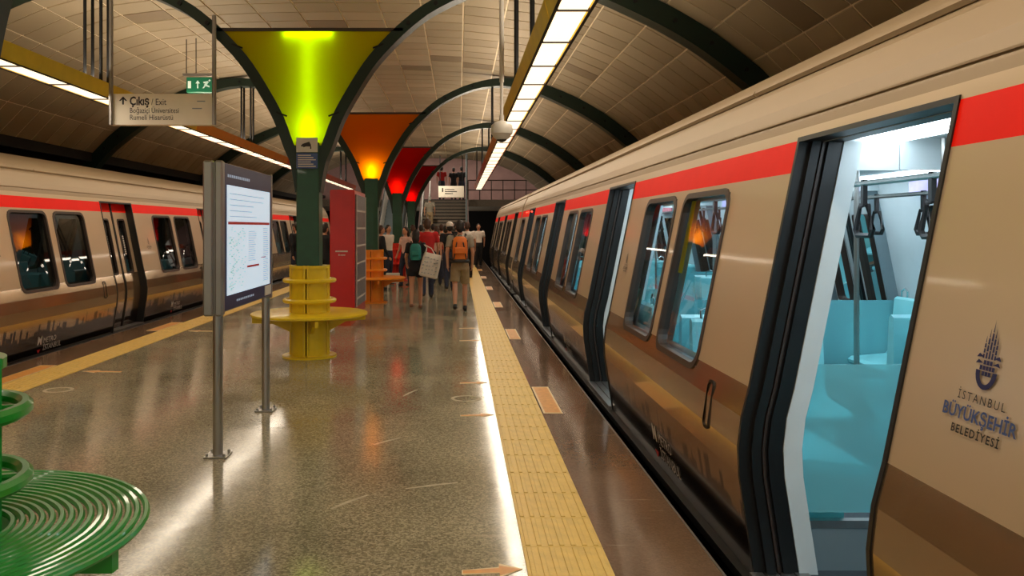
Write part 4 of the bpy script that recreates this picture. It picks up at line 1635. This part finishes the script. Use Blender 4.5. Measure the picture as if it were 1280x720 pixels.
# ------------------------------------------------------------ people
def remesh(mb_, name, mats, parent, vox, smooth_it=2, label=None):
    o = mb_.build(name, mats, parent)
    md = o.modifiers.new('r', 'REMESH')
    md.mode = 'VOXEL'
    md.voxel_size = vox
    md.use_smooth_shade = True
    ms = o.modifiers.new('s', 'SMOOTH')
    ms.iterations = smooth_it
    ms.factor = .5
    bpy.context.view_layer.update()
    dg = bpy.context.evaluated_depsgraph_get()
    me = bpy.data.meshes.new_from_object(o.evaluated_get(dg))
    o.modifiers.clear()
    old = o.data
    o.data = me
    me.name = name
    bpy.data.meshes.remove(old)
    if not me.materials:
        me.materials.append(mats)
    if label:
        o['label'] = label
    return o


def person(label, X, Y, H, face, top, legs, hair, sleeve='short', leglen='long', stride=.22, shoe='shoe', z0=0.0, arms=((.1, 0), (-.1, 0)), cap=None, female=False, vox=.016, bend=0.0, hairlen=0, group='passengers on the platform'):
    t = thing('person', label, 'person', (X, Y, z0), group)
    k = H / 1.75
    cf, sf = math.cos(face), math.sin(face)

    def T(p):
        x, y, z = p[0] * k, p[1] * k, p[2] * k
        return (X + x * cf - y * sf, Y + x * sf + y * cf, z0 + z)

    sw = .165 if female else .19
    body = MB()
    s2 = stride
    hipz = .93 - .25 * s2 * s2 * 2

    feet = {}
    ank = {1: (.095, s2, .085), -1: (-.095, -s2 * .9, .085 + .10 * min(1, s2 * 3))}
    knee = {}
    for e in (1, -1):
        hx, hy, hz = e * .095, 0, hipz
        ax, ay, az = ank[e]
        kn = ((hx + ax) / 2, (hy + ay) / 2 + .03 + abs(s2) * .22, (hz + az) / 2 + .02)
        knee[e] = kn

    def limb(m, pts, rs, n=10):
        m.tube([T(p) for p in pts], [r * k for r in rs], n)
        for p, r in zip(pts, rs):
            m.ell(T(p), (r * k, r * k, r * k), 10, 8)

    def loft(m, rings, n=16):
        vs = []
        for (cy, z, rx, ry) in rings:
            for j in range(n):
                a = 2 * PI * j / n
                vs.append(T((rx * math.cos(a), cy + ry * math.sin(a), z)))
        K = len(rings)
        fs = [(i * n + j, i * n + (j + 1) % n, (i + 1) * n + (j + 1) % n, (i + 1) * n + j) for i in range(K - 1) for j in range(n)]
        fs += [tuple(range(n))[::-1], tuple(range((K - 1) * n, K * n))]
        m.add(vs, fs)

    for e in (1, -1):
        kn, an = knee[e], ank[e]
        limb(body, [(e * .09, 0, hipz), tuple((a + b) / 2 for a, b in zip((e * .09, 0, hipz), kn)), kn], [.08, .072, .052])
        mid = (kn[0] * .65 + an[0] * .35, kn[1] * .65 + an[1] * .35 - .012, kn[2] * .65 + an[2] * .35)
        limb(body, [kn, mid, an], [.05, .052, .033])
        limb(body, [(an[0], an[1] - .02, an[2] - .04), (an[0] + e * .01, an[1] + .11, an[2] - .055)], [.032, .026])
    loft(body, [(0, hipz - .05, .13, .095), (0, hipz + .04, .15, .10), (0, 1.08, .12, .085), (0, 1.25, .145, .095), (0, 1.38, .15, .095), (0, 1.45, .11, .07), (0, 1.48, .05, .05)])
    limb(body, [(0, -.005, 1.42), (0, .01, 1.55)], [.052, .048])
    hd = (0, .02, 1.64)
    body.ell(T(hd), (.078 * k, .095 * k, .112 * k), 16, 14)
    body.ell(T((0, .055, 1.585)), (.05 * k, .055 * k, .05 * k), 12, 10)
    body.ell(T((0, .118, 1.625)), (.013 * k, .02 * k, .024 * k), 8, 8)
    for e in (1, -1):
        body.ell(T((e * .08, .015, 1.63)), (.012 * k, .022 * k, .032 * k), 8, 8)
    arm = {}
    for q, e in enumerate((1, -1)):
        sw_, up = arms[q]
        sh = (e * sw, 0, 1.415)
        el = (e * (sw + .055), -.02 + sw_ * .5, 1.14 + up * .1)
        wr = (e * (sw + .045), .03 + sw_ * 1.3, .90 + abs(sw_) * .12 + up)
        arm[e] = (sh, el, wr)
        limb(body, [(e * .08, 0, 1.40), sh], [.055, .052])
        limb(body, [sh, el], [.048, .037])
        limb(body, [el, wr], [.036, .024])
        dv = (Vector(wr) - Vector(el)).normalized()
        pm = Vector(wr) + dv * .05
        limb(body, [wr, tuple(pm)], [.024, .027])
        for f_ in range(4):
            o_ = Vector((0, (f_ - 1.5) * .019, 0))
            b0 = pm + o_ + dv * .02
            L_ = (.030, .036, .034, .026)[f_]
            b1 = b0 + dv * L_ + Vector((-e * .006, 0, 0))
            b2 = b1 + dv * L_ * .8 + Vector((-e * .018, 0, 0))
            body.tube([T(b0), T(b1), T(b2)], [.0088 * k, .0082 * k, .007 * k], 6)
        th = Vector(wr) + dv * .03 + Vector((-e * .004, .026, 0))
        body.tube([T(th), T(th + dv * .025 + Vector((-e * .004, .022, 0))), T(th + dv * .055 + Vector((-e * .01, .024, 0)))], [.0105 * k, .0095 * k, .008 * k], 6)
    remesh(body, 'body', M['skin'], t, vox * .62 if H and vox < .015 else vox * .8, 2)
    # shirt
    sh_ = MB()
    w = .0
    lo = hipz - .02 if not female else hipz + .05
    loft(sh_, [(0, lo - .02, .165 if not female else .14, .118), (0, 1.02, .155 if not female else .13, .112), (0, 1.15, .155 if not female else .135, .108), (0, 1.28, .175 if not female else .155, .118), (0, 1.38, .17, .112), (0, 1.44, .13, .088), (0, 1.475, .068, .062)])
    for e in (1, -1):
        s, el, wr = arm[e]
        se = tuple(a * .35 + b * .65 for a, b in zip(s, el)) if sleeve == 'short' else el
        limb(sh_, [(e * .09, 0, 1.39), s], [.068, .066])
        sh_.tube([T(s), T(se)], [.064 * k, .06 * k], 10)
        if sleeve == 'long':
            limb(sh_, [el, wr], [.048, .036])
    remesh(sh_, 'shirt', M[top], t, vox, 3)
    # trousers / shorts / skirt
    tr_ = MB()
    loft(tr_, [(0, hipz - .10, .165, .115), (0, hipz + .02, .168, .118), (0, 1.05, .148, .108)])
    for e in (1, -1):
        hp, kn, an = (e * .088, 0, hipz - .04), knee[e], ank[e]
        if leglen == 'long':
            limb(tr_, [hp, tuple((a + b) / 2 for a, b in zip(hp, kn)), kn, (an[0], an[1] - .005, an[2] + .0)], [.094, .088, .070, .060])
        elif leglen == 'shorts':
            e_ = tuple(a * .12 + b * .88 for a, b in zip(hp, kn))
            tr_.tube([T(hp), T(e_)], [.096 * k, .092 * k], 12)
        else:
            e_ = tuple(a * .55 + b * .45 for a, b in zip(hp, kn))
            tr_.tube([T(hp), T(e_)], [.10 * k, .105 * k], 12)
    remesh(tr_, 'trousers' if leglen == 'long' else 'shorts', M[legs], t, vox, 2)
    for e in (1, -1):
        an = ank[e]
        m = MB()
        limb(m, [(an[0], an[1] - .035, an[2] - .035), (an[0], an[1] + .05, an[2] - .042), (an[0] + e * .008, an[1] + .15, an[2] - .052)], [.043, .040, .032])
        if shoe == 'shoe':
            m.ell(T((an[0], an[1] - .01, an[2])), (.042 * k, .046 * k, .035 * k))
        m.v = [(a, b, max(c, z0 + .001)) for a, b, c in m.v]
        m.build('shoe', M[shoe], t, smooth=True)
    # hair
    h = MB()
    hm = M[hair]
    h.ell(T((0, -.002, 1.665)), (.089 * k, .102 * k, .104 * k), 16, 12)
    h.ell(T((0, -.035, 1.62)), (.082 * k, .075 * k, .10 * k), 14, 10)
    if hairlen:
        h.ell(T((0, -.065, 1.56)), (.085 * k, .05 * k, .13 * k), 14, 10)
    remesh(h, 'hair', hm, t, vox * .8, 1)
    if cap:
        m = MB()
        m.ell(T((0, .0, 1.685)), (.098 * k, .112 * k, .095 * k), 16, 12)
        m.tube([T((0, .08, 1.69)), T((0, .17, 1.68))], [.06 * k, .045 * k], 8)
        m.build('cap', M[cap], t, smooth=True)
    m = MB()
    for e in (1, -1):
        m.ell(T((e * .032, .108, 1.648)), (.012 * k, .006 * k, .007 * k), 8, 6)
    m.build('eye', M['ink'], t)
    m = MB()
    m.ell(T((0, .106, 1.575)), (.024 * k, .006 * k, .006 * k), 8, 6)
    m.build('mouth', M['c_red'], t)
    return t, T, k


p1, T1, k1 = person('man in grey t-shirt and khaki shorts walking away with orange backpack', .03, 15.2, 1.74, 0, 'c_grey', 'c_khaki', 'hair', leglen='shorts', stride=.20, vox=.014, arms=((.04, 0), (-.10, 0)))
p2, T2, k2 = person('woman in black top and shorts walking away with teal backpack', -.84, 15.8, 1.56, 0, 'c_black', 'c_black', 'hair', leglen='skirt', stride=.12, shoe='sandal', female=True, vox=.014, hairlen=1, arms=((.05, .0), (.12, .05)))
person('man in red t-shirt and dark jeans walking ahead of the black-clad woman', sx_(534, 18.2), 18.2, 1.80, .1, 'c_red', 'c_denim', 'hairbrown', stride=.16, vox=.015, arms=((.12, .02), (-.05, 0)))
person('man in white shirt and black trousers facing the camera by the train', sx_(598, 32.5), 32.5, 1.76, PI, 'c_white', 'c_black', 'hair', stride=.08, vox=.02)
person('man in white shirt walking away just left of the one facing us', sx_(584, 25.5), 25.5, 1.78, -.1, 'c_white', 'c_black', 'hairbrown', stride=.14, vox=.02)
person('man in dark shirt wearing a white cap, ahead of the orange backpack', sx_(562, 20.5), 20.5, 1.74, .15, 'c_black', 'c_denim', 'hair', cap='c_white', stride=.15, vox=.018)
person('person in pale pink top walking between red shirt and white cap', sx_(546, 22.4), 22.4, 1.64, 0, 'c_pink', 'c_denim', 'hairbrown', stride=.12, female=True, hairlen=1, vox=.02)
person('woman in pale top left of the man in the red t-shirt', sx_(507, 21.8), 21.8, 1.62, 2.4, 'c_pink', 'c_denim', 'hair', stride=.1, female=True, hairlen=1, vox=.018)
person('person in black clothes standing right of the orange bench column', sx_(476, 20.6), 20.6, 1.66, -1.2, 'c_black', 'c_black', 'hairbrown', stride=.03, sleeve='long', vox=.018)
person('person in white top standing just behind the one in black', sx_(485, 22.7), 22.7, 1.68, -2.2, 'c_white', 'c_denim', 'hair', stride=.03, vox=.02)
person('dark dressed person half hidden left of the lime funnel column', sx_(371, 20.5), 20.5, 1.74, 1.0, 'c_black', 'c_denim', 'hair', stride=.05, sleeve='long', vox=.018)
person('dark dressed person between the lime funnel column and red cabinet', sx_(406, 20.0), 20.0, 1.70, -.6, 'c_black', 'c_black', 'hair', stride=.05, sleeve='long', vox=.018)
person('distant person in dark shirt behind the man with the white cap', sx_(571, 28.0), 28.0, 1.76, 0, 'c_black', 'c_denim', 'hair', stride=.12, vox=.022)
person('distant brown-haired person in grey shirt near the stairs foot', sx_(552, 27.0), 27.0, 1.72, 0, 'c_grey', 'c_black', 'hairbrown', stride=.12, vox=.022)
person('distant person in dark shirt left of the stairs foot', sx_(526, 28.4), 28.4, 1.70, .2, 'c_denim', 'c_black', 'hair', stride=.12, vox=.022)
person('distant brown-haired person in grey top just right of the woman in pale top', sx_(516, 26.2), 26.2, 1.70, 0, 'c_grey', 'c_black', 'hairbrown', stride=.1, vox=.022)
person('distant person in red top seen between the white cap and pale pink top', sx_(557, 24.4), 24.4, 1.66, .1, 'c_red', 'c_denim', 'hair', stride=.1, vox=.022)
person('farthest person in white shirt walking to the stairs', sx_(541, 30.5), 30.5, 1.74, 0, 'c_white', 'c_black', 'hair', stride=.1, vox=.024)
kk = 7
person('grey-haired man in grey shirt climbing the stairs', sx_(537, 35.8 + kk * .3 + .15), 35.8 + kk * .3 + .15, 1.74, 0, 'c_grey', 'c_khaki', 'hairgrey', stride=.0, z0=(kk + 1) * .17, vox=.022, group='passengers on the stairs')
person('person in red top at the head of the stairs', sx_(552, ME + .5), ME + .5, 1.74, 0, 'c_red', 'c_denim', 'hair', stride=0, z0=3.06, vox=.024, group='passengers on the stairs')
person('dark dressed person on the mezzanine, left of two', sx_(567, ME + 1), ME + 1.0, 1.72, 0, 'c_black', 'c_black', 'hair', stride=0, z0=3.06, vox=.024, group='passengers on the stairs')
person('dark dressed person on the mezzanine, rightmost', sx_(577, ME + 1.4), ME + 1.4, 1.80, 0, 'c_black', 'c_denim', 'hair', stride=0, z0=3.06, vox=.024, group='passengers on the stairs')


def backpack(T, k, label, m1, m2, w, h, dep, zc, rootloc):
    t = thing('backpack', label, 'backpack', rootloc)
    m = MB()
    yb = -.115
    n = 14
    rings = []
    for z, f in ((-.5, .72), (-.42, .95), (-.1, 1.0), (.25, .96), (.42, .8), (.5, .5)):
        rings.append((z * h + zc, f))
    vs = []
    for z, f in rings:
        for j in range(n):
            a = 2 * PI * j / n
            c, s = math.cos(a), math.sin(a)
            c = math.copysign(abs(c) ** .6, c)
            s = math.copysign(abs(s) ** .6, s)
            vs.append(T((w / 2 * f * c, yb - dep / 2 + dep / 2 * f * s, z)))
    K = len(rings)
    fs = [(i * n + j, i * n + (j + 1) % n, (i + 1) * n + (j + 1) % n, (i + 1) * n + j) for i in range(K - 1) for j in range(n)]
    fs += [tuple(range(n))[::-1], tuple(range((K - 1) * n, K * n))]
    m.add(vs, fs)
    m.build('pack_body', m1, t, smooth=True)
    m = MB()
    m.bbox(-w * .36, w * .36, -.03, .03, -h * .22, h * .06, .02)
    m.v = [T((a, yb - dep - .012 + b * .8, zc + c)) for a, b, c in m.v]
    m.build('front_pocket', m2, t)
    for e in (1, -1):
        MB().tube([T((e * w * .3, yb - .0, zc + h * .42)), T((e * .10, -.06, 1.50)), T((e * .115, .03, 1.485)), T((e * .12, .125, 1.36)), T((e * .14, .08, 1.15)), T((e * w * .45, yb, zc - h * .38))], .014 * k, 6).build('shoulder_strap', M['c_strap'], t)
    MB().tube([T((-.03, yb - .03, zc + h * .48)), T((-.025, yb - .03, zc + h * .56)), T((.025, yb - .03, zc + h * .56)), T((.03, yb - .03, zc + h * .48))], .008, 6).build('top_loop', M['c_strap'], t)
    return t


bp = backpack(T1, k1, 'orange and dark grey hiking backpack on the man in khaki shorts', M['c_orange'], M['c_orange'], .30, .46, .17, 1.22, (.03, 15.02, 1.0))
m = MB().tube([T1((-.16, -.13, .98)), T1((-.08, -.27, .99)), T1((.08, -.27, .99)), T1((.16, -.13, .98))], .035, 8)
m.build('hip_belt', M['c_strap'], bp, smooth=True)
m = MB()
for e in (1, -1):
    m.tube([T1((e * .06, -.30, 1.34)), T1((e * .12, -.27, 1.02))], .012, 6)
    m.tube([T1((e * .13, -.22, 1.38)), T1((e * .14, -.22, 1.02))], .02, 6)
m.build('side_strap', M['c_strap'], bp)
backpack(T2, k2, 'small teal backpack on the woman in black', M['c_teal'], M['c_teal'], .25, .36, .11, 1.27, (-.84, 15.65, 1.0))
# white patterned bag
bx0, by0 = sx_(538, 15.6), 15.62
t = thing('shopping_bag', 'large white bag with small dark print carried by the woman in black', 'bag', (bx0, by0, .62))
m = MB()
n = 12
ang = -.22
rings = [(-.24, .15, .05), (-.22, .185, .075), (0, .19, .085), (.18, .175, .06), (.235, .165, .02)]
vs = []
for z, rx, ry in rings:
    for j in range(n):
        a = 2 * PI * j / n
        c, s = math.cos(a), math.sin(a)
        c = math.copysign(abs(c) ** .55, c)
        xx, zz = rx * c, z
        vs.append((bx0 + xx * math.cos(ang) + zz * math.sin(-ang) * -1 * -1, by0 + ry * s, .87 + zz * math.cos(ang) + xx * math.sin(ang)))
K = len(rings)
m.add(vs, [(i * n + j, i * n + (j + 1) % n, (i + 1) * n + (j + 1) % n, (i + 1) * n + j) for i in range(K - 1) for j in range(n)] + [tuple(range(n))[::-1], tuple(range((K - 1) * n, K * n))])
m.build('bag_body', M['c_white'], t, smooth=True)
m = MB()
rg = random.Random(9)
for i in range(5):
    for j in range(5):
        xx = -.13 + i * .062 + rg.uniform(-.01, .01)
        zz = -.16 + j * .075 + rg.uniform(-.01, .01)
        px_, pz_ = bx0 + xx * math.cos(ang) + zz * math.sin(-ang), .87 + zz * math.cos(ang) + xx * math.sin(ang)
        m.box(px_ - .014, px_ + .014, by0 - .088, by0 - .055, pz_ - .006, pz_ + .006)
m.build('bag_print', M['greyprint'], t)
MB().tube([(bx0 - .10, by0, 1.08), (bx0 - .07, by0 - .01, 1.22), T2((.16, 0, 1.44)), (bx0 + .02, by0, 1.2), (bx0 + .10, by0, 1.06)], .011, 6).build('bag_strap', M['c_white'], t)
